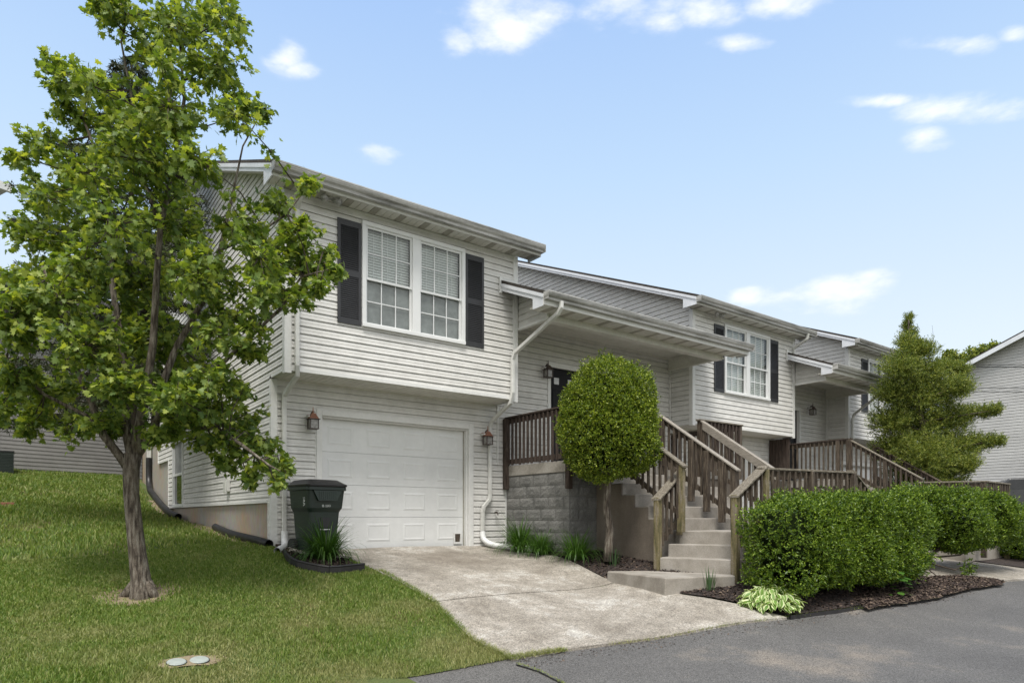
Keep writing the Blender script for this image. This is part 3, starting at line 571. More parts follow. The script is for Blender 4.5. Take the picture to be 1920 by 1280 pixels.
def townhouse(label, bx0, bx1, px1, dz, pz, door, first=False, last=False):
    h = thing('townhouse', label, 'townhouse', ((bx0+bx1)/2, YW, 0), 'townhouses of one grey-sided row')
    zt = 5.165+dz; zb = 2.61+dz
    rf = lambda y: zroof(y, dz)
    wx0, wx1 = bx0+1.14, bx0+2.99; wz0, wz1 = 3.42+dz, 5.03+dz
    siding('wall', 'y', YB, -1, zb+.055, zt, lambda z: (bx0+.04, bx1-.04), [(wx0+.01, wx1-.01, wz0+.01, wz1-.01)], M['siding'], h, phase=zb)
    window(h, wx0, wx1, wz0, wz1, YB, blinds_low=not first)
    shutter(h, wx0-.385, wx0-.012, wz0+.0, wz1-.06, YB); shutter(h, wx1+.012, wx1+.385, wz0+.0, wz1-.06, YB)
    # side walls under the sloping roof
    def sidespan(y0):
        def sp(z):
            a = y0 if z <= rf(y0)-.05 else (z+.05-5.31-dz)/PITCH+8.98
            b_ = YBACK if z <= rf(YBACK)-.05 else 2*RIDGE-((z+.05-5.31-dz)/PITCH+8.98)
            return (a, max(a, b_))
        return sp
    ztop = rf(RIDGE)-.06
    if first:
        siding('wall', 'x', bx0, -1, zb+.03, ztop, lambda z: tuple([max(YB+.04, sidespan(YB)(z)[0]), sidespan(YB)(z)[1]]), [], M['siding'], h, phase=zb, label='side gable wall with lap siding')
        def low(z):
            if z < .79: return (YW+.06, 10.19)
            if z < 1.98: return (YW+.06, 18.45)
            return (YW+.06, 19.95)
        siding('wall', 'x', bx0, -1, .1, zb+.03, low, [(16.62, 17.78, .80, 2.3)], M['siding'], h, phase=zb-23*.111)
        fd = MB().box(bx0+.02, bx0+.3, 10.12, YBACK-.01, -.6, 2.66)
        fd.build('foundation', M['foundation'], h, label='concrete foundation stained by red clay')
        tr_ = MB().box(bx0-.03, bx0+.02, 10.19, 18.5, .745, .79).box(bx0-.025, bx0+.02, 10.16, 10.19, .0, .745).box(bx0-.025, bx0+.02, 18.45, 18.5, .79, 1.98).box(bx0-.03, bx0+.02, 18.5, 19.98, 1.945, 1.98).box(bx0-.03, bx0+.02, 19.95, 20.0, 1.98, 3.2)
        tr_.build('sill_trim', M['trim'], h)
        # side window
        f = MB().box(bx0-.04, bx0+.02, 16.58, 16.66, .77, 2.34).box(bx0-.04, bx0+.02, 17.74, 17.82, .77, 2.34).box(bx0-.04, bx0+.02, 16.66, 17.74, .77, .83).box(bx0-.04, bx0+.02, 16.66, 17.74, 2.28, 2.34).box(bx0-.02, bx0+.02, 16.66, 17.74, 1.5, 1.56)
        fo = f.build('window', M['vinyl_white'], h)
        MB().add([(bx0+.005, 16.66, .83), (bx0+.005, 17.74, .83), (bx0+.005, 17.74, 1.5), (bx0+.005, 16.66, 1.5)], [(0, 1, 2, 3)]).build('pane', M['glass_dark'], fo)
        MB().add([(bx0+.005, 16.66, 1.56), (bx0+.005, 17.74, 1.56), (bx0+.005, 17.74, 2.28), (bx0+.005, 16.66, 2.28)], [(0, 1, 2, 3)]).build('screen', M['screen'], fo)
        dv = MB().box(bx0-.075, bx0-.015, 12.42, 12.62, .98, 1.2).box(bx0-.095, bx0-.076, 12.44, 12.6, .96, 1.16); dv.build('dryer_vent', M['downspout'], h, bevel=.01)
    else:
        siding('wall', 'x', bx0, -1, zb+.03, ztop, lambda z: tuple([max(YB+.04, sidespan(YB)(z)[0]), sidespan(YB)(z)[1]]), [], M['siding'], h, phase=zb, label='side gable wall rising above the porch roof')
    siding('wall', 'x', bx1, 1, zb+.03 if not last else .2, ztop, lambda z: tuple([max((YB if z > zb else YW)+.04, sidespan(YB)(z)[0]), sidespan(YB)(z)[1]]), [], M['siding'], h, phase=zb)
    MB().box(bx0+.02, px1-.02, YBACK-.12, YBACK, .0, zt-.2).build('rear_wall', M['siding_far'], h)
    # corner boards
    tr_ = MB()
    for x in (bx0, bx1):
        s_ = -1 if x == bx0 else 1
        tr_.box(min(x, x-s_*.075), max(x, x-s_*.075), YB-.024, YB, zb-.035, zt).box(min(x, x+s_*.024), max(x, x+s_*.024), YB-.024, YB+.075, zb-.035, zt+.0)
    tr_.box(bx0+.075, bx1-.075, YB-.02, YB, zb, zb+.055)
    if first: tr_.box(bx0-.02, bx0, YB+.075, YW-.02, zb-.005, zb+.03)
    tr_.box(bx1-.005, bx1+.02, YB+.075, YW-.02, zb-.005, zb+.03)
    tr_.box(bx0-.02, bx0-.0, YB+.075, YW-.02, zb-.006, zb+.028) if not first else None
    tr_.box(bx0+.005, bx1-.005, YB-.014, YB-.0, zt-.035, zt)
    # inside corner strip on the next box's side is made by the next house
    if first:
        tr_.box(bx0-.022, bx0+.075, YW-.024, YW, -.12, zb-.02).box(bx0-.022, bx0, YW, YW+.055, -.12, zb-.02)
    tr_.build('corner_trim', M['trim'], h)
    # cantilever soffit
    MB().box(bx0+.01, bx1-.01, YB+.0, YW-.0, zb-.001, zb+.03).build('overhang_soffit', M['soffit'], h)
    cs = MB(); n = 40
    for i in range(n): cs.box(bx0+.03+(bx1-bx0-.06)*i/n, bx0+.03+(bx1-bx0-.06)*(i+1)/n-.008, YB+.02, YW-.035, zb-.008, zb-.0015)
    cs.box(bx0+.08, bx1-.02, YW-.035, YW-.003, zb-.03, zb-.002)
    cs.build('overhang_soffit', M['soffit'], h)
    # main eave
    soffit_run(h, bx0-.26, bx1+.26, 9.1, YB-.025, zt+.001)
    ef = MB().box(bx0-.28, bx1+.28, 9.075, 9.1, zt-.02, zt+.135); ef.build('fascia', M['trim'], h)
    gutter_run(h, bx0-.3, bx1+.3, 9.075, zt+.135)
    roof_slab(h, bx0-.3, bx1+.3, 9.03, YBACK+.25, rf)
    rake(h, bx0-.28, -1, 9.08, RIDGE, rf); rake(h, bx1+.28, 1, 9.08, RIDGE, rf)
    for xa, xb in ((bx0-.28, bx0-.002), (bx1+.002, bx1+.28)):
        MB().prism([(YB+.0, rf(YB)-.14), (RIDGE, rf(RIDGE)-.14), (RIDGE, rf(RIDGE)-.13), (YB, rf(YB)-.13)], 'x', xa, xb).build('rake_soffit', M['soffit'], h)
    # lower wall with the garage door
    gx0, gx1 = bx0+.76, bx0+3.49
    holes = [(gx0-.05, gx1+.05, -.1, 2.16)]
    if door: holes.append((door[0]-.02, door[1]+.02, 1.4, 3.52))
    siding('wall', 'y', YW, -1, -.05, 4.3+pz, lambda z: (bx0+.04, px1), holes, M['siding'], h, phase=zb-24*.111)
    garage_door(h, gx0, gx1, 0.0 if first else .02, 2.115, YW, pet=first)
    if door: entry_door(h, door[0], door[1], 1.49, 3.5, YW)
    if not last:
        # porch roof running back to the ridge behind, porch beam, ceiling and gutter
        pf = lambda y: 4.155+pz+PITCH*(min(y, 2*RIDGE-y)-8.17)
        X0, X1 = bx1-.36, px1+.3
        roof_slab(h, X0, X1, 8.16, YB-.027, pf, nm='porch_roof'); roof_slab(h, bx1+.03, px1-.03, YB-.027, YBACK, pf, nm='porch_roof')
        rake(h, X0+.02, -1, 8.22, YB-.04, pf, h=.185, ret=.27, down=.06); rake(h, X1-.02, 1, 8.22, YB-.04, pf, h=.185, ret=.27, down=.06)
        MB().box(X0-.03, X0+.03, YB-.05, YB-.018, pf(YB)-.24, pf(YB)+.04).prism([(9.38, pf(9.38)+.003), (9.4, pf(9.4)+.003), (9.4, pf(9.4)+.05), (9.38, pf(9.38)+.04)], 'x', X0, bx1).build('flashing', M['trim'], h)
        soffit_run(h, X0+.02, X1-.02, 8.22, 8.6, 3.965+pz)
        MB().box(X0, X1, 8.195, 8.22, 3.945+pz, 4.13+pz).build('fascia', M['trim'], h)
        gutter_run(h, X0-.01, X1+.01, 8.195, 4.135+pz)
        bm_ = MB().box(bx1+.09, px1-.07, 8.6, 8.74, 3.86+pz, 4.1+pz); bm_.build('porch_beam', M['soffit'], h)
        MB().box(bx1+.1, px1-.075, 8.74, YW-.018, 4.17+pz, 4.2+pz).build('porch_ceiling', M['soffit'], h)
        MB().box(bx1+.1, px1-.075, YW-.05, YW-.02, 4.13+pz, 4.169+pz).build('ceiling_trim', M['soffit'], h)
        # porch gable infill at the left, panel at the right
        def gab(z):
            a = 8.62 if z <= pf(8.62)-.06 else (z+.06-4.155-pz)/PITCH+8.17
            return (a, YB-.03)
        siding('porch_side', 'x', bx1+.045, -1, 3.9+pz, pf(YB)-.08, gab, [], M['siding'], h, phase=3.9+pz)
        MB().box(bx1+.02, bx1+.09, 8.58, YB-.026, 3.86+pz, 3.9+pz).box(bx1+.02, bx1+.05, 8.58, 8.62, 3.9+pz, 4.0+pz).build('porch_side_trim', M['trim'], h)
        MB().box(bx1+.05, bx1+.1, 8.6, YB-.026, 3.9+pz, pf(8.7)-.07).build('porch_side', M['siding'], h)
        MB().box(px1-.075, px1-.03, 8.6, YW-.019, 3.92+pz, 4.22+pz).box(px1-.09, px1-.022, 8.58, YW-.02, 3.885+pz, 3.92+pz).build('porch_side', M['soffit'], h)
        # inner corner strips and bottom trim of the neighbouring box side
        MB().box(px1-.045, px1-.019, YW-.045, YW-.018, 1.5, 3.885+pz).build('corner_trim', M['trim'], h)
        MB().box(bx1+.019, bx1+.045, YW-.045, YW-.018, 1.5, 3.9+pz).build('corner_trim', M['trim'], h)
    return h

H1 = townhouse('end townhouse with the white garage door beside the maple tree', 3.03, 7.12, 12.06, 0, 0, (8.45, 9.33), first=True)
H2 = townhouse('middle townhouse behind the forked wooden stair railings', 12.06, 16.2, 19.05, 0, .09, (16.7, 17.55))
H3 = townhouse('far townhouse partly hidden by the tall yellow-green evergreen', 19.05, 23.2, 23.3, .2, .2, None, last=True)
# white corner strip between the garage wall and the block wall
MB().box(7.335, 7.365, YW-.03, YW-.018, -.1, 1.3).build('corner_trim', M['trim'], H1)
# downspouts
spout(H1, [(3.13, 8.99, 5.2), (3.13, 9.0, 5.1), (3.17, 9.355, 4.9), (3.17, 9.355, 2.68), (3.19, 9.40, 2.56), (3.19, 9.96, 2.36), (3.19, 9.99, 2.25), (3.19, 9.99, .18)], label='white downspout at the house corner')
pe = P(521, 1040, 9.3); pc = [(3.19, 9.97, .32), (3.185, 9.955, .21), (3.165, 9.885, .12), (3.12, 9.79, .085), (3.05, 9.66, .075), (2.97, 9.52, .065), (2.91, 9.42, .055)]
def corr(name, pts, r, m, parent, label=None, seg=14, wall=.006):
    # ribbed pipe, open at its end
    P_ = [Vector(p) for p in pts]; fine = []
    for i in range(len(P_)-1):
        k = max(2, int((P_[i+1]-P_[i]).length/.02))
        a, b_ = P_[max(i-1, 0)], P_[min(i+2, len(P_)-1)]
        for j in range(k):
            t_ = j/k; p0, p1 = P_[i], P_[i+1]
            fine.append(.5*((2*p0)+(-a+p1)*t_+(2*a-5*p0+4*p1-b_)*t_*t_+(-a+3*p0-3*p1+b_)*t_**3))
    fine.append(P_[-1])
    rs = [r*(1+.03*math.sin(i*math.pi*.9)) for i in range(len(fine))]
    mb = MB().tube(fine, rs, seg, cap=False); mb.tube([fine[-1], fine[-1]-(fine[-1]-fine[-2]).normalized()*.15], [r*.86, r*.8], seg, cap=False)
    o = mb.build(name, m, parent, smooth=True, label=label); return o
corr('drain_extension', pc, .05, M['vinyl_white'], H1, label='short white ribbed outlet pipe beside the bin')
spout(H1, [(7.06, 8.12, 4.03), (7.06, 8.125, 3.93), (7.055, 8.2, 3.85), (7.0, 9.29, 3.42), (6.99, 9.345, 3.30), (6.99, 9.345, 2.72), (6.98, 9.39, 2.55), (6.95, 9.93, 2.28), (6.95, 9.99, 2.18), (6.95, 9.99, .95), (6.93, 9.98, .85), (6.8, 9.97, .72), (6.78, 9.98, .62), (6.78, 9.99, .22)], label='white downspout running from the porch gutter to the garage corner')
corr('drain_extension', [(6.78, 9.98, .26), (6.78, 9.93, .12), (6.86, 9.78, .03), (7.02, 9.6, .0), (7.13, 9.35, -.02), (7.22, 9.1, -.03)], .052, M['vinyl_white'], H1)
spout(H2, [(16.15, 9.0, 5.2), (16.15, 9.02, 5.08), (16.1, 9.34, 4.9), (16.1, 9.36, 4.8), (16.1, 9.36, 4.72)], label='short downspout emptying onto the porch roof')
spout(H2, [(18.55, 8.13, 4.1), (18.55, 8.14, 4.0), (18.7, 8.4, 3.85), (19.15, 9.3, 3.45), (19.17, 9.35, 3.3), (19.17, 9.35, 2.75)], label='weathered grey downspout of the second porch')
# hose tap
MB().tube([(7.09, 10.03, .62), (7.09, 9.96, .62), (7.09, 9.93, .57)], .012, 6).lathe([(0, 0), (.03, 0), (.03, .01), (0, .012)], (7.09, 9.96, .64), 8).build('hose_tap', M['bronze'], H1)

# security lights under the eaves
def flood(x, label):
    t_ = thing('flood_light', label, 'flood light', (x, 9.27, 5.15), 'flood lights under the eaves')
    MB().lathe([(0, -.02), (.05, -.02), (.055, 0)], (x, 9.27, 5.162), 10).build('mount', M['gutter'], t_)
    for s_ in (-1, 1):
        MB().tube([(x+s_*.02, 9.26, 5.14), (x+s_*.07, 9.23, 5.11), (x+s_*.13, 9.18, 5.085)], [.02, .035, .052], 10).build('lamp_head', M['gutter'], t_, smooth=True)
    return t_
flood(3.62, 'twin flood light under the eave above the maple branches'); flood(12.75, 'twin flood light under the eave of the middle house')

# wall lanterns: one built, the others copied
def lantern(mt='copper'):
    t_ = thing('wall_lantern', '', 'lantern')
    MB().box(-.075, .075, -.03, -.004, -.13, .12).build('mount_block', M['trim'], t_, bevel=.006)
    MB().lathe([(0, 0), (.05, 0), (.055, .01), (.035, .02), (0, .022)], (0, 0, 0), 12).build('backplate', M[mt], t_)
    t_.children[-1].rotation_euler = (R(90), 0, 0); t_.children[-1].location = (0, -.03, 0)
    MB().tube([(0, -.05, .0), (0, -.09, .045), (0, -.13, .06), (0, -.15, .035)], .012, 8).build('arm', M['bronze'], t_, smooth=True)
    c = (0, -.15, 0)
    rfm = MB(); rfm.frus([(-.07, -.22, -.055), (.07, -.22, -.055), (.07, -.08, -.055), (-.07, -.08, -.055)], [(-.028, -.178, .03), (.028, -.178, .03), (.028, -.122, .03), (-.028, -.122, .03)])
    rfm.lathe([(0, 0), (.012, 0), (.008, .05), (.004, .10), (0, .105)], (0, -.15, .03), 8).build('lantern_roof', M[mt], t_)
    fr_ = MB().box(-.085, .085, -.235, -.065, -.064, -.055)
    for sx in (-1, 1):
        for sy in (-1, 1): fr_.box(sx*.062-.006, sx*.062+.006, -.15+sy*.062-.006, -.15+sy*.062+.006, -.20, -.064)
    fr_.box(-.07, .07, -.22, -.08, -.21, -.20)
    fr_.build('frame', M['bronze'], t_)
    MB().box(-.055, .055, -.205, -.095, -.199, -.066).build('glass', M['lamp_glass'], t_)
    return t_
def copy_thing(src, loc, label, cat=None, scale=None, rot=None):
    o = src.copy(); COL.objects.link(o); o.location = loc; o['label'] = label
    if scale: o.scale = scale
    if rot is not None: o.rotation_euler = (0, 0, rot)
    for ch in src.children:
        c_ = ch.copy(); COL.objects.link(c_); c_.parent = o
        for g in ch.children:
            d_ = g.copy(); COL.objects.link(d_); d_.parent = c_
    return o
la = lantern(); la.location = (3.60, YW-.012, 2.08); la['label'] = 'copper lantern above the trash bin, left of the garage door'; la['group'] = 'wall lanterns'
copy_thing(la, (6.84, YW-.012, 2.05), 'copper lantern right of the garage door beside the downspout')
lb = lantern('bronze'); lb.location = (8.27, YW-.012, 3.45); lb['group'] = 'wall lanterns'; lb['label'] = ('dark lantern beside the black front door of the end townhouse')
copy_thing(lb, (18.02, YW-.012, 3.62), 'dark lantern on the shaded wall of the second porch')

# ------------------------------------------------------------------ porch of the end house: block wall, slab, stair
def stair_group(name, label, ox, left):
    return None
ST = thing('porch_staircase', 'concrete porch and steps with a block wall between driveway and front door', 'staircase', (9, 7.5, 0))
LZ = 1.48
# split-face blocks
def blockwall(parent, segs, z0, z1, label=None):
    mb = MB(); ch = .2032; bl_ = .4064; rr = random.Random(3)
    for (p, q, nrm, zlo) in segs:
        p = Vector(p); q = Vector(q); d = (q-p); Ln = d.length; d.normalize(); nv = Vector(nrm)
        row = 0; z = z1
        while z > zlo:
            za = max(z-ch, zlo)
            x = -(bl_/2 if row % 2 else 0)
            while x < Ln:
                a = max(0, x); b_ = min(Ln, x+bl_)
                if b_-a > .03:
                    o_ = rr.uniform(-.006, .006); g = .004
                    A = p+d*(a+g); B = p+d*(b_-g)
                    nx_ = 6; nz_ = 4; vs = []; fs = []
                    for j in range(nz_+1):
                        for i in range(nx_+1):
                            e = .009+o_*.5+rr.uniform(0, .008) if 0 < i < nx_ and 0 < j < nz_ else .004
                            pp = A+(B-A)*(i/nx_)+nv*e; vs.append((pp.x, pp.y, za+g+(z-za-2*g)*j/nz_))
                    fs = [(j*(nx_+1)+i, j*(nx_+1)+i+1, (j+1)*(nx_+1)+i+1, (j+1)*(nx_+1)+i) for j in range(nz_) for i in range(nx_)]
                    mb.add(vs, fs)
                x += bl_
            z -= ch; row += 1
    return mb.build('block_wall', M['block'], parent, label=label)
CB = 8.25
blockwall(ST, [((7.36, YW-.03, 0), (7.36, CB, 0), (-1, 0, 0), -.4), ((7.36, CB, 0), (7.98, CB, 0), (0, -1, 0), -.5)], 0, 1.28, label='grey split-face concrete block wall')
MB().box(7.362, 7.98, CB+.002, YW-.035, -.5, 1.285).build('wall_core', M['mortar'], ST)
MB().box(7.34, 10.62, CB-.03, YW-.02, 1.287, LZ).box(10.62, 12.04, CB-.03, YW-.02, 1.287, LZ).build('landing_slab', M['slab'], ST, bevel=.01)
MB().box(7.98, 12.0, CB+.0, YW-.035, -.5, 1.286).build('landing_base', M['stair_wall'], ST)
st = MB(); zs = [1.286, 1.09, .90, .705, .51]
SX0, SX1 = 8.0, 10.6
for i, z in enumerate(zs):
    y1 = CB-.03-.28*i; y0 = y1-.28
    if i == 0: st.box(SX0, SX1, y0, CB-.002, -.6, z)
    else: st.box(SX0, SX1, y0, y1, -.6, z)
yl = CB-.03-.28*5
st.build('upper_steps', M['step'], ST, bevel=.012)
sw = MB(); 
pr = [(CB-.002, -.6), (CB-.002, 1.26)]
for i, z in enumerate(zs): 
    y1 = CB-.03-.28*i; pr += [(y1 if i else CB-.03, z-.02), (y1-.28, z-.02)]
pr += [(yl, -.6)]
sw.prism(pr, 'x', SX0-.03, SX0-.002).build('stair_side', M['stair_wall'], ST)
# middle landing and the lower flight, skewed towards the driveway
ML = .315
def prism_xy(mb, pts, z0, z1): return mb.prism([(x, y) for x, y in pts], 'z', z0, z1)
far0 = Vector((7.62, 6.62)); near0 = Vector((8.0, 5.58))
low = MB()
levels = [-.07, .12, ML]
for i, z in enumerate(levels):
    a = far0+Vector((.31*i, .03*i)); b_ = near0+Vector((.31*i, .0))
    c_ = near0+Vector((.31*(i+1), 0)); d_ = far0+Vector((.31*(i+1), .03*(i+1)))
    if i == 2: prism_xy(low, [a, b_, Vector((10.62, 5.22)), Vector((10.62, yl-.002)), Vector((8.3, yl-.002))], -.6, z)
    else: prism_xy(low, [a, b_, c_, d_], -.6, z)
low.build('lower_steps', M['step'], ST, bevel=.012)
fl2 = MB()
for i, z in enumerate([.12, -.07, -.25]): fl2.box(10.622+.3*i, 10.622+.3*(i+1), 5.25, yl-.01, -.6, z)
fl2.build('side_steps', M['step'], ST, bevel=.012)
pad = MB(); prism_xy(pad, [(7.60, 6.66), (6.98, 7.0), (6.80, 5.75), (7.86, 5.42), (7.99, 5.57)], -.75, -.27); pad.build('pad', M['step'], ST, bevel=.015)

# ------------------------------------------------------------------ railings
def railing(name, label, segs, posts, mat='wood', cap='wood_top', h=.82, sp=.112, capw=.12, balus=True):
    base = segs[0][0]
    t_ = thing('wooden_railing', label, 'railing', (base[0], base[1], base[2]-h-.1), 'wooden stair and porch railings')
    for (p, q) in segs:
        p = Vector(p); q = Vector(q); d = q-p; dxy = Vector((d.x, d.y, 0)); nL = dxy.length; u_ = dxy.normalized()
        e = u_*.05
        s_ = d.z/nL if nL else 0
        p2 = p-e-Vector((0, 0, s_*.05)); q2 = q+e+Vector((0, 0, s_*.05))
        MB().beam(p2+Vector((0, 0, -.018)), q2+Vector((0, 0, -.016)), capw, .03).build('top_rail', M[cap], t_, bevel=.004)
        MB().beam(p+Vector((0, 0, -.085)), q+Vector((0, 0, -.085)), .038, .088).build('upper_rail', M[mat], t_)
        MB().beam(p+Vector((0, 0, -h)), q+Vector((0, 0, -h)), .038, .088).build('lower_rail', M[mat], t_)
        nrm = Vector((-u_.y, u_.x, 0)); n = max(2, int(nL/sp))
        if nrm.y > 0 or (abs(nrm.y) < .2 and nrm.x > 0): nrm = -nrm
        if balus:
            for i in range(n):
                c_ = p+d*((i+.5)/n)+nrm*.036
                jit = random.uniform(-.012, .012)
                MB().box(c_.x-.017, c_.x+.017, c_.y-.017, c_.y+.017, c_.z-h-.06+jit, c_.z-.045).build('baluster', M[mat], t_)
    for (x, y, ztop, zbot, pm) in posts:
        MB().box(x-.045, x+.045, y-.045, y+.045, zbot, ztop).build('post', M[pm], t_, bevel=.006)
    return t_
RT = 2.40
railing('r', 'dark stained railing on the landing above the block wall', [((7.38, 10.0, RT), (7.38, 8.27, RT)), ((7.38, 8.27, RT), (8.0, 8.12, RT))],
        [(7.31, 9.98, RT-.04, 1.04, 'wood_dark'), (7.33, 8.24, RT-.04, 1.0, 'wood_dark')], mat='wood_dark', cap='wood_dark', h=.84)
slope_top = lambda y: RT-.04+(y-8.0)*.66
def strail(x, label, cap, mat='wood', endfoot=.3, midposts=()):
    y0, y1 = 7.98, 6.45
    ps = [(x, y0+.02, RT-.06, 1.3, mat), (x, y1+.03, slope_top(y1)-.02, endfoot, 'wood_moss' if x < 9 else mat)]
    for (yy, zz) in midposts: ps.append((x-.055, yy, slope_top(yy)-.04, zz, mat))
    return railing('r', label, [((x, y0, RT-.04), (x, y1, slope_top(y1)))], ps, mat=mat, cap=cap, h=.80)
strail(8.03, 'weathered railing down the left side of the steps, behind the round bush', 'wood_top')
strail(9.37, 'weathered centre railing dividing the concrete steps', 'wood_new', midposts=((7.3, .80), (6.98, .62), (6.68, .44)))
strail(10.58, 'railing with a fresh pale top board down the right side of the steps', 'wood_new', mat='wood')
MB().beam((10.53, 7.98, RT-.13), (10.53, 6.45, slope_top(6.45)-.1), .03, .13).build('face_board', M['wood_new'], [o for o in bpy.data.objects if o.name.startswith('wooden_railing') and 'fresh' in o.get('label', '')][0])
railing('r', 'short capped railing at the top right corner of the landing', [((10.62, 8.12, RT+.03), (11.92, 8.12, RT+.03)), ((11.92, 8.12, RT+.03), (11.92, 9.9, RT+.03))], [(10.64, 8.12, RT, 1.3, 'wood'), (11.9, 8.12, RT, 1.3, 'wood')], mat='wood_dark', cap='wood_top', h=.84)
# lower flight rails
railing('r', 'short sloping hand rail on the far side of the lowest steps', [((7.64, 6.60, .84), (8.26, 6.68, 1.25))], [(7.64, 6.60, .82, hh(7.64, 6.6)-.1, 'wood_moss'), (8.26, 6.68, 1.22, .25, 'wood_moss')], cap='wood_top', h=.72, capw=.16)
railing('r', 'short sloping hand rail on the near side of the lowest steps', [((8.02, 5.53, .86), (8.66, 5.53, 1.25))], [(8.02, 5.53, .84, hh(8, 5.5)-.15, 'wood_moss'), ], cap='wood_top', h=.74, capw=.16)
railing('r', 'long level railing above the clipped hedge, ending in a drop', [((8.66, 5.53, 1.25), (10.62, 5.19, 1.25)), ((10.62, 5.19, 1.25), (11.5, 5.17, .72))], [(8.7, 5.5, 1.22, -.4, 'wood_moss'), (9.65, 5.33, 1.22, -.4, 'wood'), (10.6, 5.17, 1.22, -.4, 'wood'), (11.5, 5.15, .70, -.4, 'wood')], cap='wood_top', h=.78)

# second porch
S2 = thing('porch_staircase', 'second concrete porch and steps behind the hedges', 'staircase', (17, 8, 0))
MB().box(16.2, 19.0, 8.0, YW-.02, 1.287, LZ).build('landing_slab', M['slab'], S2, bevel=.01)
MB().box(16.23, 18.98, 8.03, YW-.035, -.4, 1.286).build('landing_base', M['stair_wall'], S2)
st = MB()
for i, z in enumerate(zs): st.box(16.25, 17.5, 8.0-.28*(i+1), 8.03 if i == 0 else 8.0-.28*i, -.5, z)
st.box(15.3, 17.5, 5.2, 8.0-.28*5-.001, -.5, ML)
st.build('steps', M['step'], S2, bevel=.012)
railing('r', 'dark railing beside the second porch landing', [((16.22, 9.95, 2.44), (16.22, 7.97, 2.44))], [(16.16, 9.93, 2.4, 1.05, 'wood_dark'), (16.19, 8.25, 2.4, 1.0, 'wood'), (16.19, 7.98, 2.4, 1.0, 'wood')], mat='wood', cap='wood_dark', h=.86)
railing('r', 'left sloping railing of the second staircase', [((16.22, 7.97, 2.42), (16.22, 6.4, 1.42))], [(16.22, 7.15, 1.86, .6, 'wood'), (16.22, 6.4, 1.40, .1, 'wood')], cap='wood_top', h=.8)
railing('r', 'right sloping railing of the second staircase', [((17.5, 8.0, 2.38), (17.5, 6.45, 1.37))], [(17.5, 7.97, 2.35, 1.0, 'wood'), (17.5, 6.45, 1.35, .1, 'wood')], mat='wood_dark', cap='wood', h=.8)
railing('r', 'level railing behind the loose hedge at the far right', [((15.2, 6.0, 1.27), (15.8, 5.05, 1.27)), ((15.8, 5.05, 1.27), (17.3, 5.1, 1.26))], [(15.2, 6.0, 1.24, -.3, 'wood'), (15.6, 5.35, 1.24, -.3, 'wood'), (15.8, 5.05, 1.24, -.3, 'wood'), (17.3, 5.1, 1.24, -.4, 'wood_moss')], cap='wood_top', h=.8)
# dark privacy screen under the middle box
pv = thing('privacy_screen', 'dark board screen under the overhang at the second landing', 'screen', (16.05, 9.6, 1.5))
for i in range(6): MB().box(16.04, 16.07, 9.46+i*.095, 9.545+i*.095, 1.5, 2.57).build('board', M['wood_dark'], pv)
MB().box(16.08, 16.12, 9.46, 10.03, 1.65, 1.74).box(16.08, 16.12, 9.46, 10.03, 2.4, 2.49).build('cross_rail', M['wood_dark'], pv)

# ------------------------------------------------------------------ bin
B = thing('trash_bin', 'dark green wheeled trash bin at the garage corner', 'trash bin', (3.5, 9.5, 0))
zb = -.02; cx, cy = 3.50, 9.50
def ring(x0, x1, y0, y1, z, r=.05):
    o = []
    for (px, py, a0) in ((x1-r, y0+r, -90), (x1-r, y1-r, 0), (x0+r, y1-r, 90), (x0+r, y0+r, 180)):
        for k in range(4): a = R(a0+k*30); o.append((px+r*math.cos(a), py+r*math.sin(a), z))
    return o
def loft(mb, rs):
    n = len(rs[0]); k = len(mb.v)
    for r_ in rs: mb.v += [tuple(p) for p in r_]
    for i in range(len(rs)-1):
        mb.f += [(k+i*n+j, k+i*n+(j+1) % n, k+(i+1)*n+(j+1) % n, k+(i+1)*n+j) for j in range(n)]
    mb.f += [tuple(k+j for j in range(n-1, -1, -1)), tuple(k+(len(rs)-1)*n+j for j in range(n))]; return mb
body = loft(MB(), [ring(cx-.235, cx+.235, cy-.24, cy+.24, zb+.04), ring(cx-.25, cx+.25, cy-.262, cy+.26, zb+.3), ring(cx-.272, cx+.272, cy-.29, cy+.28, zb+.62), ring(cx-.305, cx+.305, cy-.325, cy+.3, zb+.68), ring(cx-.325, cx+.325, cy-.36, cy+.31, zb+.93), ring(cx-.35, cx+.35, cy-.39, cy+.33, zb+.935, .06), ring(cx-.35, cx+.35, cy-.39, cy+.33, zb+.985, .06)])
body.rot(R(8), (cx, cy)); bo = body.build('body', M['plastic_green'], B, bevel=.006)
pn = MB(); 
pn.prism([(cx-.25, zb+.93), (cx+.25, zb+.93), (cx+.16, zb+.78), (cx-.16, zb+.78)], 'y', cy-.385, cy-.33)
for i in range(9): pn.box(cx-.15+i*.036, cx-.146+i*.036, cy-.389, cy-.384, zb+.80, zb+.92)
pn.rot(R(8), (cx, cy)); pn.build('front_panel', M['plastic_green'], B, bevel=.004)
gb = MB().box(cx-.075, cx+.085, cy-.292, cy-.2, zb+.40, zb+.545).rot(R(8), (cx, cy)); gb.build('grip_recess', M['plastic_black'], B)
gs = MB().box(cx-.08, cx+.09, cy-.285, cy-.276, zb+.365, zb+.378).rot(R(8), (cx, cy)); gs.build('sticker', M['white_print'], B)
lid = loft(MB(), [ring(cx-.355, cx+.355, cy-.41, cy+.35, zb+.988, .07), ring(cx-.36, cx+.36, cy-.415, cy+.355, zb+1.015, .07), ring(cx-.33, cx+.33, cy-.385, cy+.34, zb+1.03, .07), ring(cx-.27, cx+.27, cy-.27, cy+.30, zb+1.085, .08), ring(cx-.2, cx+.2, cy-.18, cy+.25, zb+1.095, .08)])
lid.rot(R(8), (cx, cy)).build('lid', M['plastic_black'], B, bevel=.004)
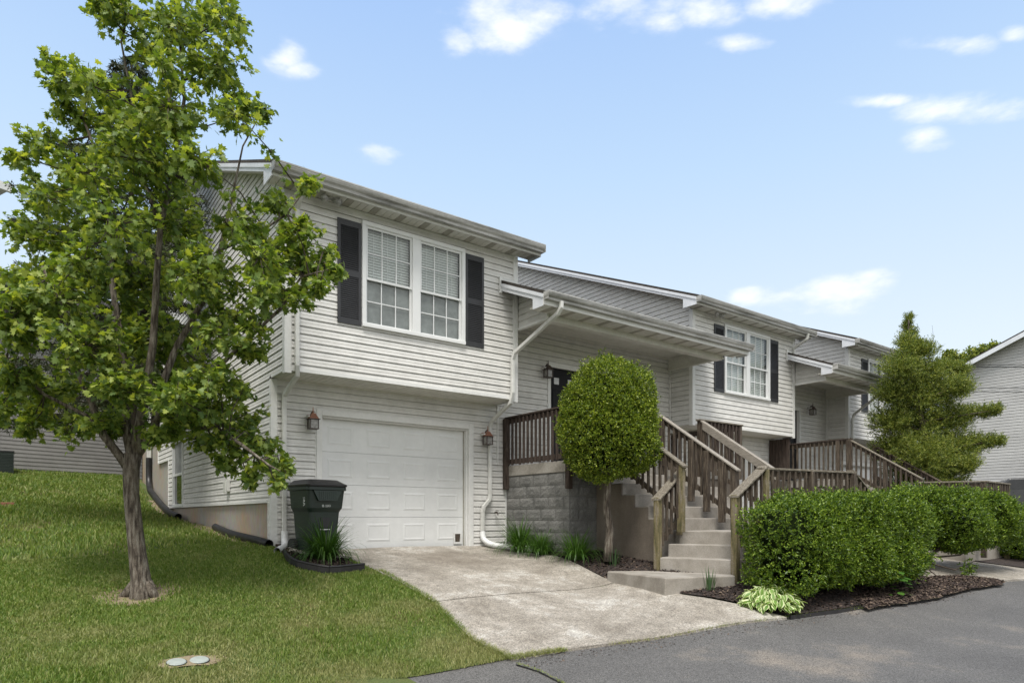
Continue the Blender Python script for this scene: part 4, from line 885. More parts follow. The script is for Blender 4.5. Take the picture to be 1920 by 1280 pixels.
hb = MB().tube([(cx-.26, cy+.34, zb+.96), (cx-.26, cy+.4, zb+.99), (cx+.26, cy+.4, zb+.99), (cx+.26, cy+.34, zb+.96)], .015, 8).rot(R(8), (cx, cy)); hb.build('handle', M['plastic_green'], B)
for s_ in (-1, 1):
    wb = MB().tube([(cx+s_*.25, cy+.25, zb+.115), (cx+s_*.31, cy+.25, zb+.115)], .125, 20).rot(R(8), (cx, cy)); wb.build('wheel', M['rubber'], B)
B.scale = (.9, .9, 1)
def text(s_, size, loc, rot, m, parent, name='lettering', ext=.001, sx=1):
    c_ = bpy.data.curves.new(name, 'FONT'); c_.body = s_; c_.size = size; c_.extrude = ext; c_.align_x = 'CENTER'; c_.align_y = 'CENTER'; c_.materials.append(m)
    o = bpy.data.objects.new(name, c_); me = bpy.data.meshes.new_from_object(o); bpy.data.objects.remove(o); o = bpy.data.objects.new(name, me); COL.objects.link(o); o.rotation_euler = rot; o.scale = (sx, 1, 1); o.parent = parent; o.location = Vector(loc)-wloc(parent); return o
def onbin(x, y, z):
    a = R(8); dx, dy = x-cx, y-cy; return (cx+dx*math.cos(a)-dy*math.sin(a), cy+dx*math.sin(a)+dy*math.cos(a), z)
text('06 130AV', .062, onbin(cx+.0, cy-.3335, zb+.712), (R(82), 0, R(8)), M['white_print'], B, sx=.62)
text('OCRR', .085, onbin(cx-.3165, cy-.2, zb+.82), (R(90), R(90), R(-82)), M['white_print'], B, name='side_lettering')

# ------------------------------------------------------------------ small ground things
ed = MB(); pts = [tuple(onG(u, v)[:2]) for u, v in ((533, 1043), (537, 1051), (546, 1059), (558, 1065), (575, 1070), (596, 1074.5), (617, 1076.5), (640, 1076), (683, 1070))]
fine = []
for (a, b_) in zip(pts, pts[1:]):
    for k in range(4): fine.append((a[0]+(b_[0]-a[0])*k/4, a[1]+(b_[1]-a[1])*k/4))
fine.append(pts[-1])
for i in range(len(fine)-1):
    p, q = fine[i], fine[i+1]; zp = hh(*p)+.045; zq = hh(*q)+.045
    ed.beam((p[0], p[1], zp), (q[0], q[1], zq), .02, .11); ed.tube([(p[0], p[1], zp+.05), (q[0], q[1], zq+.05)], .017, 6, cap=False)
tag(ed.build('bed_edging', M['edging']), 'black plastic edging curving round the small bed by the bin', 'edging')
ed2 = MB(); pts = [(7.55, 4.44), (8.4, 4.29), (9.5, 4.2), (11, 4.13)]
for p, q in zip(pts, pts[1:]): ed2.beam((p[0], p[1], hh(*p)-.004), (q[0], q[1], hh(*q)-.004), .02, .06)
tag(ed2.build('bed_edging', M['edging']), 'low black edging between the hedge bed and the road', 'edging')
M['litter'] = noisemat('leaf_litter', [(.035, .025, .016), (.085, .062, .04), (.16, .125, .085)], scale=9, rough=.95, pos=[.32, .5, .7], fine=(90, .4), bump=.02, bscale=50)
M['bare'] = noisemat('bare_soil', [(.15, .105, .07), (.25, .20, .13), (.20, .18, .08)], scale=5, rough=.95, pos=[.35, .5, .65], fine=(70, .3), bump=.015, bscale=60)
lit = [tuple(onG(u, v)[:2]) for u, v in ((1600, 1122), (1690, 1092), (1745, 1084), (1800, 1082), (1862, 1088), (1885, 1094), (1878, 1099), (1800, 1112), (1720, 1130), (1625, 1146))]
sheet('leaf_litter', lit, .032, M['litter'], .12, wob=.012)
tp = (1.12, 8.61)
sheet('bare_soil', [(tp[0]+math.cos(a)*(.42+.1*math.sin(3*a)), tp[1]+math.sin(a)*(.45+.12*math.cos(2*a))) for a in np.linspace(0, 6.28, 18, endpoint=False)], .0, M['bare'], .08, wob=.02)
cpx = (onG(331, 1243)+onG(374, 1238))/2
sheet('bare_soil', [(cpx.x+math.cos(a)*(.28+.07*math.sin(3*a)), cpx.y+math.sin(a)*(.15+.05*math.cos(2*a))) for a in np.linspace(0, 6.28, 18, endpoint=False)], .0, M['bare'], .08, wob=.015)
sheet('bare_soil', [(2.55, 9.9), (3.02, 9.9), (3.02, 19.5), (2.72, 19.5), (2.6, 16), (2.68, 13)], .0, M['bare'], .15, wob=.03)
def scatter(poly, n, seed):
    r_ = np.random.default_rng(seed); xs_ = [p[0] for p in poly]; ys_ = [p[1] for p in poly]; out = np.zeros((0, 2))
    while len(out) < n:
        q = np.c_[r_.uniform(min(xs_), max(xs_), n*2), r_.uniform(min(ys_), max(ys_), n*2)]; out = np.r_[out, q[inside(poly, q[:, 0], q[:, 1])]]
    return out[:n]
def chips(name, poly, n, m, size, off, label, cat, seed):
    q = scatter(poly, n, seed); z = HH(q)+off; r_ = np.random.default_rng(seed)
    V = []; 
    a = r_.uniform(0, 2*np.pi, n); sz = size*r_.uniform(.5, 1.5, n); tl = r_.uniform(-.6, .6, (n, 2))
    d1 = np.c_[np.cos(a), np.sin(a), tl[:, 0]]*sz[:, None]; d2 = np.c_[-np.sin(a), np.cos(a), tl[:, 1]]*sz[:, None]*r_.uniform(.25, .7, n)[:, None]
    c_ = np.c_[q, z+sz*.3]; up = np.array([0, 0, 1.])*sz[:, None]*.25
    Vv = np.stack([c_-d1-d2, c_+d1-d2*.6, c_+d1*.8+d2, c_-d1*.7+d2*1.1, c_+up], 1).reshape(-1, 3)
    k = np.arange(n)*5
    Fv = np.concatenate([np.c_[k+i, k+(i+1) % 4, k+4] for i in range(4)])
    o = npmesh(name, Vv, Fv, m); tag(o, label, cat, kind='stuff'); return o
chips('mulch_chips', mulch_r, 26000, M['chip'], .017, .024, 'dark shredded bark mulch in the long bed', 'mulch', 3)
chips('mulch_chips', lit, 6000, M['chip'], .02, .033, 'brown leaf litter and twigs in front of the loose hedge', 'leaf litter', 13)
chips('mulch_chips', mulch_l, 5000, M['chip'], .015, .032, 'dark bark mulch round the plant by the bin', 'mulch', 4)
chips('road_grit', [(3.9, 5.0), (7.6, 4.2), (12, 3.9), (12, 4.15), (8.4, 4.3), (7.5, 4.45), (4, 5.25)], 900, M['chip'], .008, -.018, 'fine grit and bark crumbs along the road edge', 'grit', 15)
chips('pebbles', [(3.1, 9.45), (3.25, 9.1), (3.9, 9.0), (3.78, 9.6), (3.2, 9.8)], 1300, M['pebble'], .022, .035, 'pale pebbles between the bin and the bed', 'pebbles', 5)
# drain pipes along the wall
def ground_pts(l_, off): return [(x, y, hh(x, y)+off) for x, y in l_]
o = corr('corrugated_drain_pipe', ground_pts([(2.94, 13.2), (2.88, 12.4), (2.84, 11.6), (2.86, 10.9), (2.88, 10.3), (2.93, 9.85)], .055), .062, M['corrugated'], None); tag(o, 'black ribbed drain pipe lying along the wall down to the white outlet', 'drain pipe')
o = corr('corrugated_drain_pipe', [(2.96, 21.2, 2.2), (2.96, 21.2, 1.6)]+ground_pts([(2.93, 20.8), (2.9, 20), (2.88, 18.8), (2.86, 17.4), (2.84, 16.2)], .07), .075, M['corrugated'], None); tag(o, 'black ribbed pipe curving down behind the tree trunk', 'drain pipe')
spout(H1, [(2.96, 21.2, 5.0), (2.96, 21.2, 2.2)], r=.06)
# two lids in the lawn
for (u, v, lab) in ((331, 1243, 'pale round access cap in the lawn, left of a pair'), (374, 1238, 'pale round access cap in the lawn, right of a pair')):
    g_ = onG(u, v); t_ = thing('access_cap', lab, 'access cap', (g_.x, g_.y, g_.z), 'round caps set in the lawn')
    sl = (hh(g_.x, g_.y+.1)-hh(g_.x, g_.y-.1))/.2; g_.z = hh(g_.x, g_.y)+.019; t_.location = g_; t_.rotation_euler = (math.atan(sl), 0, 0)
    MB().lathe([(0, 0), (.075, 0), (.077, .006), (.070, .012), (0, .013)], (g_.x, g_.y, g_.z-.02), 20).build('lid', M['lid_pale'], t_, smooth=False)
    MB().lathe([(.079, -.08), (.083, -.08), (.083, -.002), (.079, -.001)], (g_.x, g_.y, g_.z-.014), 20).build('pipe_rim', M['edging'], t_)
cap_sp = [onG(331, 1243), onG(374, 1238)]
g_ = onG(5, 947); bb = MB()
for i in range(3): bb.box(g_.x-.45+i*.21, g_.x-.25+i*.21, g_.y-.05, g_.y+.05, g_.z-.02, g_.z+.055+.0)
tag(bb.build('brick_edging', M['brick'], bevel=.006), 'short row of old red bricks at the left edge of the lawn', 'bricks')

# ------------------------------------------------------------------ foliage
def unit(v): return v/np.maximum(np.linalg.norm(v, axis=-1, keepdims=True), 1e-9)
def sprigs(C, A, r_, per, ln, wd, spread=.8, sprig_len=None, up=0.0):
    """clusters of small folded leaves; C centres, A axes"""
    S = len(C); sl = sprig_len or ln*1.4
    t_ = r_.uniform(0, 1, (S, per, 1)); base = C[:, None]+A[:, None]*sl*(t_-.5)+r_.normal(0, ln*.15, (S, per, 3))
    d = unit(A[:, None]*.6+r_.normal(0, spread, (S, per, 3))+np.array([0, 0, up])); L_ = ln*r_.uniform(.6, 1.25, (S, per, 1)); W_ = wd*r_.uniform(.7, 1.2, (S, per, 1))
    sd_ = unit(np.cross(d, r_.normal(0, 1, (S, per, 3)))); nn = np.cross(d, sd_)
    b_ = base; tip = b_+d*L_; mid = b_+d*L_*.5
    l_ = mid+sd_*W_*.5+nn*W_*.18; rr_ = mid-sd_*W_*.5+nn*W_*.18
    V = np.stack([b_, l_, tip, rr_], 2).reshape(-1, 3); k = np.arange(S*per)*4
    return V, np.concatenate([np.c_[k, k+1, k+2], np.c_[k, k+2, k+3]])
def superell(r_, n, c_, rad, pw=2.5, lump=.06, seed=0, depth=.25):
    d = unit(r_.normal(0, 1, (n, 3)))
    q = (np.abs(d[:, 0]/rad[0])**pw+np.abs(d[:, 1]/rad[1])**pw+np.abs(d[:, 2]/rad[2])**pw)**(-1/pw)
    P_ = d*q[:, None]
    ph = np.random.default_rng(seed).uniform(0, 6.28, 9)
    lm = (np.sin(P_[:, 0]*5.1+ph[0])*np.sin(P_[:, 1]*6.3+ph[1])+np.sin(P_[:, 2]*7.7+ph[2]+P_[:, 0]*3)*.8+np.sin(P_[:, 0]*14+ph[3])*np.sin(P_[:, 2]*13+ph[4])*.6)
    sc_ = 1+lump*lm-np.abs(r_.normal(0, depth*.4, n)).clip(0, depth)
    return c_+P_*sc_[:, None], unit(P_/np.array(rad)**2)
def blob(name, c_, rad, m, parent, pw=2.5, seed=0, sc_=.8, lump=.06):
    nu, nv = 28, 18; th = np.linspace(0, 2*np.pi, nu, endpoint=False); phv = np.linspace(-np.pi/2, np.pi/2, nv)
    T, Pp = np.meshgrid(th, phv); d = np.stack([np.cos(Pp)*np.cos(T), np.cos(Pp)*np.sin(T), np.sin(Pp)], -1).reshape(-1, 3)
    q = (np.abs(d[:, 0]/rad[0])**pw+np.abs(d[:, 1]/rad[1])**pw+np.abs(d[:, 2]/rad[2])**pw)**(-1/pw); P_ = d*q[:, None]
    lm = 1+.12*np.sin(P_[:, 0]*9+seed)*np.sin(P_[:, 2]*8+seed*2)+.08*np.sin(P_[:, 1]*11)
    idx = np.arange(nu*nv).reshape(nv, nu); a = idx[:-1]; b_ = idx[1:]
    return npmesh(name, c_+P_*sc_*lm[:, None], np.stack([a.ravel(), np.roll(a, -1, 1).ravel(), np.roll(b_, -1, 1).ravel(), b_.ravel()], 1), m, parent, smooth=True)
def shrub(parts, S, ln, wd, mat, parent, name, per=6, pw=2.5, seed=1, lump=.05, depth=.22, up=.25, spread=.75, core=.7, zmin=None):
    r_ = np.random.default_rng(seed); VV = []; FF = []; k = 0
    tot = sum(p[1][0]*p[1][2] for p in parts)
    for i, (c_, rad, *e) in enumerate(parts):
        n = int(S*rad[0]*rad[2]/tot); Pq, Nq = superell(r_, n, np.array(c_), rad, e[0] if e else pw, lump, seed+i, depth)
        if zmin is not None: m_ = Pq[:, 2] > zmin; Pq, Nq = Pq[m_], Nq[m_]
        V, Fv = sprigs(Pq, unit(Nq+r_.normal(0, .35, Nq.shape)+[0, 0, up]), r_, per, ln, wd, spread); VV.append(V); FF.append(Fv+k); k += len(V)
        m_ = r_.uniform(0, 1, len(Pq)) < np.where(Nq[:, 2] > .3, .075, .03)
        if m_.any():      # stray shoots standing out of the clipped outline
            ax_ = unit(Nq[m_]+r_.normal(0, .3, Nq[m_].shape)+[0, 0, .6]); V, Fv = sprigs(Pq[m_]+ax_*r_.uniform(.03, .09, (m_.sum(), 1)), ax_, r_, 8, ln*1.1, wd*.95, .5, sprig_len=.12); VV.append(V); FF.append(Fv+k); k += len(V)
    o = npmesh(name, np.concatenate(VV), np.concatenate(FF), mat, parent)
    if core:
        for i, (c_, rad, *e) in enumerate(parts): blob('shade_core', np.array(c_), rad, M['ever_core'], parent, e[0] if e else pw, seed+i, core)  # solid dark filler; shade between the leaves is put into its colour
    return o
# round clipped bush on a stem
tb = P(1141, 1040, 10.45); tcn_ = P(1141, 792, 10.45)
T = thing('standard_holly', 'clipped lollipop-shaped green bush on a bare stem in front of the porch', 'topiary', tuple(tb))
MB().tube([tb+Vector((0, 0, -.1)), tb+Vector((.0, 0, .12)), tb+Vector((.03, 0, .4)), tb+Vector((-.035, .02, .75)), tb+Vector((.0, 0, 1.2)), tb+Vector((.02, 0, 1.7))], [.085, .07, .062, .056, .05, .04], 12).tube([tb+Vector((0, 0, 1.0)), tb+Vector((-.25, 0, 1.6))], [.03, .02], 8).tube([tb+Vector((0, 0, 1.05)), tb+Vector((.25, .1, 1.6))], [.03, .02], 8).build('trunk', M['bark'], T, smooth=True)
c0 = np.array(tcn_)
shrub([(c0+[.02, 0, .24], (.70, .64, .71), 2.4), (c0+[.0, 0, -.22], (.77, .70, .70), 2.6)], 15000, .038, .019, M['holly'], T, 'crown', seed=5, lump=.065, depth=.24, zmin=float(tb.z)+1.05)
# clipped hedge
Hh = thing('clipped_hedge', 'dense clipped green hedge beside the striped hosta', 'hedge', (9.4, 4.85, -.6))
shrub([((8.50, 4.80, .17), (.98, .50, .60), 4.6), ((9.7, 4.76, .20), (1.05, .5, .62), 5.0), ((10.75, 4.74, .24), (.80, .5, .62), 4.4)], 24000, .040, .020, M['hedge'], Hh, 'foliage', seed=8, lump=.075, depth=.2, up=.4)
bz = MB()
for x in (8.2, 8.9, 9.6, 10.3, 11.0): bz.tube([(x, 4.85, hh(x, 4.85)-.05), (x+.05, 4.85, hh(x, 4.85)+.35)], [.03, .02], 6)
bz.build('stems', M['bark_dark'], Hh)
# loose leaning hedge
H2_ = thing('loose_hedge', 'loose overgrown hedge leaning over the second driveway', 'hedge', (12.6, 4.6, -.6))
q0 = P(1745, 980, 11.6); q1 = P(1830, 985, 12.0)
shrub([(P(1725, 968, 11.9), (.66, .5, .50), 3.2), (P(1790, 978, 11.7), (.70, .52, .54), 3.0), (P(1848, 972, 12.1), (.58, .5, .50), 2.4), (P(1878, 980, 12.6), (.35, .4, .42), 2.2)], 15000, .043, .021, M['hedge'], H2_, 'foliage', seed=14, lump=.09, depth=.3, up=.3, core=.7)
MB().tube([P(1665, 1070, 11.2), P(1703, 1058, 11.3), P(1740, 1045, 11.5), P(1775, 1015, 11.7)], [.05, .042, .035, .02], 8).tube([P(1725, 1050, 11.4), P(1790, 1068, 11.3), P(1830, 1050, 11.6)], [.02, .014, .006], 6).tube([P(1740, 1045, 11.5), P(1800, 1040, 11.6), P(1850, 1005, 11.8)], [.022, .014, .008], 6).tube([P(1720, 1052, 11.4), P(1765, 1085, 11.0), P(1800, 1075, 11.2)], [.012, .009, .004], 5).build('stems', M['bark_dark'], H2_)
r_ = np.random.default_rng(77)
hq = np.array([P(u, v, 11.3) for u, v in ((1815, 1065), (1822, 1070), (1808, 1072), (1820, 1058), (1735, 1062), (1728, 1070), (1750, 1050), (1700, 1075), (1716, 1066))]); hq = np.repeat(hq, 14, 0)+r_.normal(0, .05, (126, 3))
V, Fv = sprigs(hq, unit(r_.normal(0, 1, hq.shape)), r_, 5, .05, .024); npmesh('foliage', V, Fv, M['hedge'], H2_)
H3_ = thing('far_hedge', 'dark hedge at the right edge beyond the second driveway', 'hedge', (17, 4.6, -.5))
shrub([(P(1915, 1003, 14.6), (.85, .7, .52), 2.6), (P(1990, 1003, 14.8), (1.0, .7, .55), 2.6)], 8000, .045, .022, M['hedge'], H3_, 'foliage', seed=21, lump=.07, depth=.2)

# strap-leaved clumps
def strap(name, label, cat, base, n, L_, W_, mat, group, arch=1.0, seed=0, sc_=1, tilt=(.35, 1.75)):
    r_ = np.random.default_rng(seed); V = []; Fv = []; k = 0; ns = 7
    for i in range(n):
        az = r_.uniform(0, 6.283); ti = r_.uniform(*tilt); ln = L_*r_.uniform(.65, 1.15); w_ = W_*r_.uniform(.7, 1.2)
        b_ = np.array(base)+np.array([math.cos(az), math.sin(az), 0])*r_.uniform(0, .09)*sc_; ang = math.pi/2-ti*.55; p = b_.copy(); sd_ = np.array([-math.sin(az), math.cos(az), 0])
        for j in range(ns+1):
            q = j/ns; ww = w_*(.6+.9*q) if q < .4 else w_*.96*(1-(q-.4)/.62)**.8
            V += [p-sd_*ww/2, p+sd_*ww/2]
            if j: Fv.append((k+2*j-2, k+2*j-1, k+2*j+1, k+2*j))
            p = p+np.array([math.cos(az)*math.cos(ang), math.sin(az)*math.cos(ang), math.sin(ang)])*ln/ns
            ang -= arch*(ti*.55)*(.25+q*.9)*.75
        k += 2*(ns+1)
    o = npmesh(name, V, Fv, mat); return tag(o, label, cat, group)
g0 = 'strap-leaved clumps along the beds'
def at(x, y): return (x, y, hh(x, y)+.02)
strap('daylily', 'arching green daylily clump in front of the trash bin', 'daylily', at(3.42, 8.93), 380, .66, .017, M['lily'], g0, seed=1, sc_=1.5)
strap('daylily', 'daylily clump at the foot of the garage downspout', 'daylily', at(7.12, 9.3), 320, .74, .016, M['lily'], g0, seed=2, sc_=1.3)
strap('daylily', 'middle daylily clump against the block wall', 'daylily', at(7.12, 8.7), 220, .56, .015, M['lily'], g0, seed=3, sc_=1.2)
strap('daylily', 'daylily clump at the corner of the block wall', 'daylily', at(7.22, 7.95), 280, .58, .015, M['lily'], g0, seed=4, sc_=1.4)
strap('iris', 'small upright iris clump beside the stem of the round bush', 'iris', tuple(onG(1152, 1062)), 26, .32, .016, M['iris'], g0, arch=.25, seed=5, tilt=(.05, .5))
strap('iris', 'small upright iris clump at the corner of the concrete pad', 'iris', tuple(onG(1331, 1108)), 26, .30, .016, M['iris'], g0, arch=.25, seed=6, tilt=(.05, .5))
# hosta
hb_ = onG(1441, 1138); Ho = thing('hosta', 'low round hosta with white-edged leaves beside the driveway', 'hosta', tuple(hb_))
r_ = np.random.default_rng(9); Vi = []; Fi = []; Vo = []; Fo = []
for i in range(560):
    az = r_.uniform(0, 6.283); el = r_.uniform(.03, 1.35); R0 = .33*r_.uniform(.6, 1.12)
    c_ = np.array(hb_)+np.array([math.cos(az)*math.cos(el)*R0*1.1, math.sin(az)*math.cos(el)*R0*1.1, math.sin(el)*R0*.68+.02])
    dr = unit(np.array([math.cos(az), math.sin(az), -.15-.45*math.cos(el)+r_.normal()*.45])+r_.normal(0, .35, 3)); sd_ = np.array([-math.sin(az), math.cos(az), r_.normal()*.3]); sd_ = unit(sd_); nn = np.cross(dr, sd_); nn = nn if nn[2] > 0 else -nn
    Ln = .105*r_.uniform(.65, 1.2); W_ = Ln*.36; ns = 5; ki = len(Vi); ko = len(Vo)
    for j in range(ns+1):
        q = j/ns; ww = W_*math.sin(math.pi*min(1, q*.93+.07))**.8*(1-.25*q); p = c_+dr*Ln*(q-.3)-nn*Ln*.35*q*q
        iw = ww*.55
        Vi += [p-sd_*iw, p-nn*.006, p+sd_*iw]
        Vo += [p-sd_*ww+nn*.006, p-sd_*iw, p+sd_*iw, p+sd_*ww+nn*.006]
        if j:
            a = ki+3*j-3; Fi += [(a, a+1, a+4, a+3), (a+1, a+2, a+5, a+4)]
            a = ko+4*j-4; Fo += [(a, a+1, a+5, a+4), (a+2, a+3, a+7, a+6)]
npmesh('leaf_centres', Vi, Fi, M['hosta_in'], Ho); npmesh('leaf_margins', Vo, Fo, M['hosta_out'], Ho)
# broad-leaved weed at the hedge foot
wb_ = onG(1680, 1120); Vw = []; Fw = []
for i in range(26):
    az = r_.uniform(0, 6.28); c_ = np.array(wb_)+np.array([math.cos(az)*.12, math.sin(az)*.1, r_.uniform(.04, .42)]); dr = unit(np.array([math.cos(az), math.sin(az), -.3])); sd_ = np.array([-math.sin(az), math.cos(az), 0]); k = len(Vw); Ln = .13
    Vw += [c_, c_+dr*Ln*.35+sd_*Ln*.4, c_+dr*Ln*.7+sd_*Ln*.3, c_+dr*Ln, c_+dr*Ln*.7-sd_*Ln*.3, c_+dr*Ln*.35-sd_*Ln*.4]; Fw += [(k, k+1, k+2), (k, k+2, k+3), (k, k+3, k+4), (k, k+4, k+5)]
tag(npmesh('broadleaf_weed', Vw, Fw, M['weed']), 'broad-leaved weed climbing at the foot of the clipped hedge', 'weed')

# ------------------------------------------------------------------ maple
MAPLE = [(0, 0), (.10, .07), (.42, -.02), (.30, .20), (.52, .38), (.30, .42), (.22, .52), (.30, .78), (.12, .72), (0, 1.0)]
MAPLE = MAPLE+[(-x, y) for x, y in MAPLE[1:-1]][::-1]
def maple_leaves(C, A, r_, size):
    n = len(C); T_ = np.array(MAPLE)*[1, 1]; m_ = len(T_)
    d = unit(A); nrm = unit(r_.normal(0, .55, (n, 3))+np.array([0, 0, 1.])); sd_ = unit(np.cross(d, nrm)); nn = np.cross(sd_, d)
    s_ = size*r_.uniform(.55, 1.25, (n, 1, 1)); cup = r_.uniform(-.5, .25, (n, 1, 1))
    V = C[:, None]+sd_[:, None]*T_[None, :, 0:1]*s_+d[:, None]*T_[None, :, 1:2]*s_+nn[:, None]*(np.abs(T_[None, :, 0:1])*.5+T_[None, :, 1:2]**2*.5)*cup*s_
    cen = C[:, None]+d[:, None]*.42*s_-nn[:, None]*.0*s_
    V = np.concatenate([V, cen], 1).reshape(-1, 3); k = np.arange(n)*(m_+1)
    return V, np.concatenate([np.c_[k+i, k+(i+1) % m_, k+m_] for i in range(m_)])
D0 = 7.57
base = P(265, 1113, D0)
MT = thing('maple_tree', 'young maple tree with a forked trunk in the lawn', 'tree', tuple(base))
r_ = np.random.default_rng(12)
def px(u, v, dd=0): return np.array(P(u, v, D0+dd))
trk = MB()
fork = px(250, 848)
trk.tube([px(268, 1122)+[0, 0, -.1], px(267, 1108), px(264, 1085), px(258, 1040), px(252, 985), px(246, 925), px(246, 880), px(250, 850)], [.16, .128, .105, .092, .085, .082, .086, .090], 16)
for (p, q) in (((258, 1098), (215, 1122)), ((275, 1100), (300, 1122)), ((262, 1095), (262, 1130))): trk.tube([px(*p)+[0, 0, .03], px((p[0]+q[0])/2, (p[1]+q[1])/2+2, -.03), px(q[0], q[1], -.08 if q[0] == 262 else 0)+[0, 0, -.05]], [.08, .05, .012], 8)
limbs = [([(246, 885), (222, 850), (195, 815), (170, 760), (150, 690), (110, 600), (80, 500)], [.085, .07, .06, .05, .04, .03, .018], -.3),
         ([(250, 860), (238, 800), (236, 740), (228, 660), (215, 540), (205, 430), (190, 320), (140, 190)], [.085, .075, .065, .055, .045, .038, .028, .012], .2),
         ([(252, 850), (262, 800), (272, 740), (285, 640), (290, 540), (300, 430), (330, 300), (345, 180), (340, 60)], [.085, .075, .065, .055, .05, .042, .035, .025, .012], -.1),
         ([(258, 852), (290, 800), (300, 740), (330, 650), (380, 560), (410, 470), (430, 380), (455, 270), (490, 205)], [.08, .07, .06, .05, .042, .034, .022, .013, .006], .3),
         ([(290, 790), (340, 740), (400, 700), (450, 650), (520, 580), (570, 520), (620, 500)], [.05, .042, .036, .03, .022, .016, .008], -.2),
         ([(275, 830), (340, 800), (400, 800), (450, 830), (500, 870), (530, 885)], [.045, .036, .03, .024, .015, .008], -.5),
         ([(210, 835), (160, 780), (90, 740), (40, 700), (0, 660)], [.035, .03, .024, .018, .01], -.4),
         ([(300, 430), (270, 330), (250, 200), (230, 80), (245, 10)], [.03, .026, .02, .014, .008], .1),
         ([(410, 470), (480, 440), (540, 400), (580, 360)], [.026, .02, .014, .007], 0)]
nodes = []
for pts_, rs_, dd in limbs:
    pp = [px(u, v, dd*i/len(pts_)*1.6) for i, (u, v) in enumerate(pts_)]
    pp = [p+r_.normal(0, .015, 3) for p in pp]
    trk.tube(pp, [q*.74 for q in rs_], 8)
    for i in range(1, len(pp)):
        for t_ in np.linspace(0, 1, 4, endpoint=False): nodes.append((pp[i-1]*(1-t_)+pp[i]*t_, rs_[i]))
trk.build('trunk', M['bark'], MT, smooth=True)
clumps = [(250, 20, 62), (335, 35, 70), (425, 30, 52), (200, 5, 40), (400, 120, 62), (300, 120, 55), (190, 165, 55), (120, 150, 42), (95, 125, 26), (330, 210, 66), (445, 215, 48), (492, 205, 26), (235, 240, 66), (130, 225, 42), (75, 275, 40),
 (150, 320, 68), (270, 320, 78), (360, 300, 46), (90, 370, 58), (35, 290, 24), (210, 420, 84), (330, 420, 80), (440, 425, 52), (525, 385, 36), (578, 352, 20), (65, 450, 58), (150, 500, 66), (560, 440, 36), (490, 475, 60), (590, 500, 34), (625, 510, 16), (100, 560, 72), (250, 530, 84), (380, 520, 76),
 (500, 540, 48), (560, 560, 26), (30, 600, 54), (40, 520, 36), (160, 640, 74), (300, 640, 78), (420, 610, 60), (475, 665, 38), (20, 700, 52), (110, 730, 54), (215, 740, 56), (330, 740, 56), (400, 700, 50), (390, 770, 46), (430, 825, 42), (490, 848, 40), (525, 875, 28), (520, 905, 14), (330, 785, 38), (170, 785, 34), (470, 890, 20), (60, 780, 26), (455, 740, 24), (480, 610, 30), (60, 800, 34), (130, 800, 32), (205, 800, 30), (295, 815, 34), (365, 825, 34), (455, 790, 36), (480, 825, 36), (350, 760, 50), (420, 870, 26), (15, 770, 34), (560, 480, 34), (610, 470, 18), (600, 540, 22), (60, 560, 50)]
LC = []; LA = []; tw = MB()
nodeP = np.array([n_[0] for n_ in nodes])
for (u, v, rp) in clumps:
    depthR = rp*D0/F*1.25
    nsub = 3 if rp > 45 else 2
    for s_ in range(nsub):
        dd = r_.uniform(-1, 1)*(.95 if rp > 45 else .5); cc = px(u+r_.normal()*rp*.2, v+r_.normal()*rp*.2, dd); rr_ = rp*(D0+dd)/F
        near = nodeP[np.argmin(((nodeP-cc)**2).sum(1))]
        mid = (near+cc)/2+r_.normal(0, .05, 3)+[0, 0, .04]
        tw.tube([near, mid, cc], [.010, .007, .004], 5)
        for t_ in np.linspace(.25, .95, max(2, int(np.linalg.norm(cc-near)*16))):
            for k in range(3): LC.append(near*(1-t_)**2+mid*2*t_*(1-t_)+cc*t_*t_+r_.normal(0, .05, 3)); LA.append(unit(r_.normal(0, .6, 3)+[0, 0, -.3]))
        nt_ = int((10.5 if v < 430 else 14.5)*(rp/60)**2)+4
        for j in range(nt_):
            dv = unit(r_.normal(0, 1, 3)*[1, 1, .75]); e_ = cc+dv*rr_*r_.uniform(.55, 1.08); st_ = cc+dv*rr_*.12
            tw.tube([st_, (st_+e_)/2+[0, 0, .02], e_], [.005, .0035, .0015], 3, cap=False)
            nl = r_.integers(10, 18)
            for k in range(nl):
                t_ = r_.uniform(.25, 1.05); p = st_+(e_-st_)*t_+r_.normal(0, .028, 3)
                LC.append(p); LA.append(unit(dv*.5+r_.normal(0, .55, 3)+[0, 0, -.45]))
LC = np.array(LC); LA = np.array(LA)
print('maple leaves', len(LC))
V, Fv = maple_leaves(LC, LA, r_, .077); npmesh('crown', V, Fv, M['maple'], MT)
tw.build('twigs', M['bark_dark'], MT)

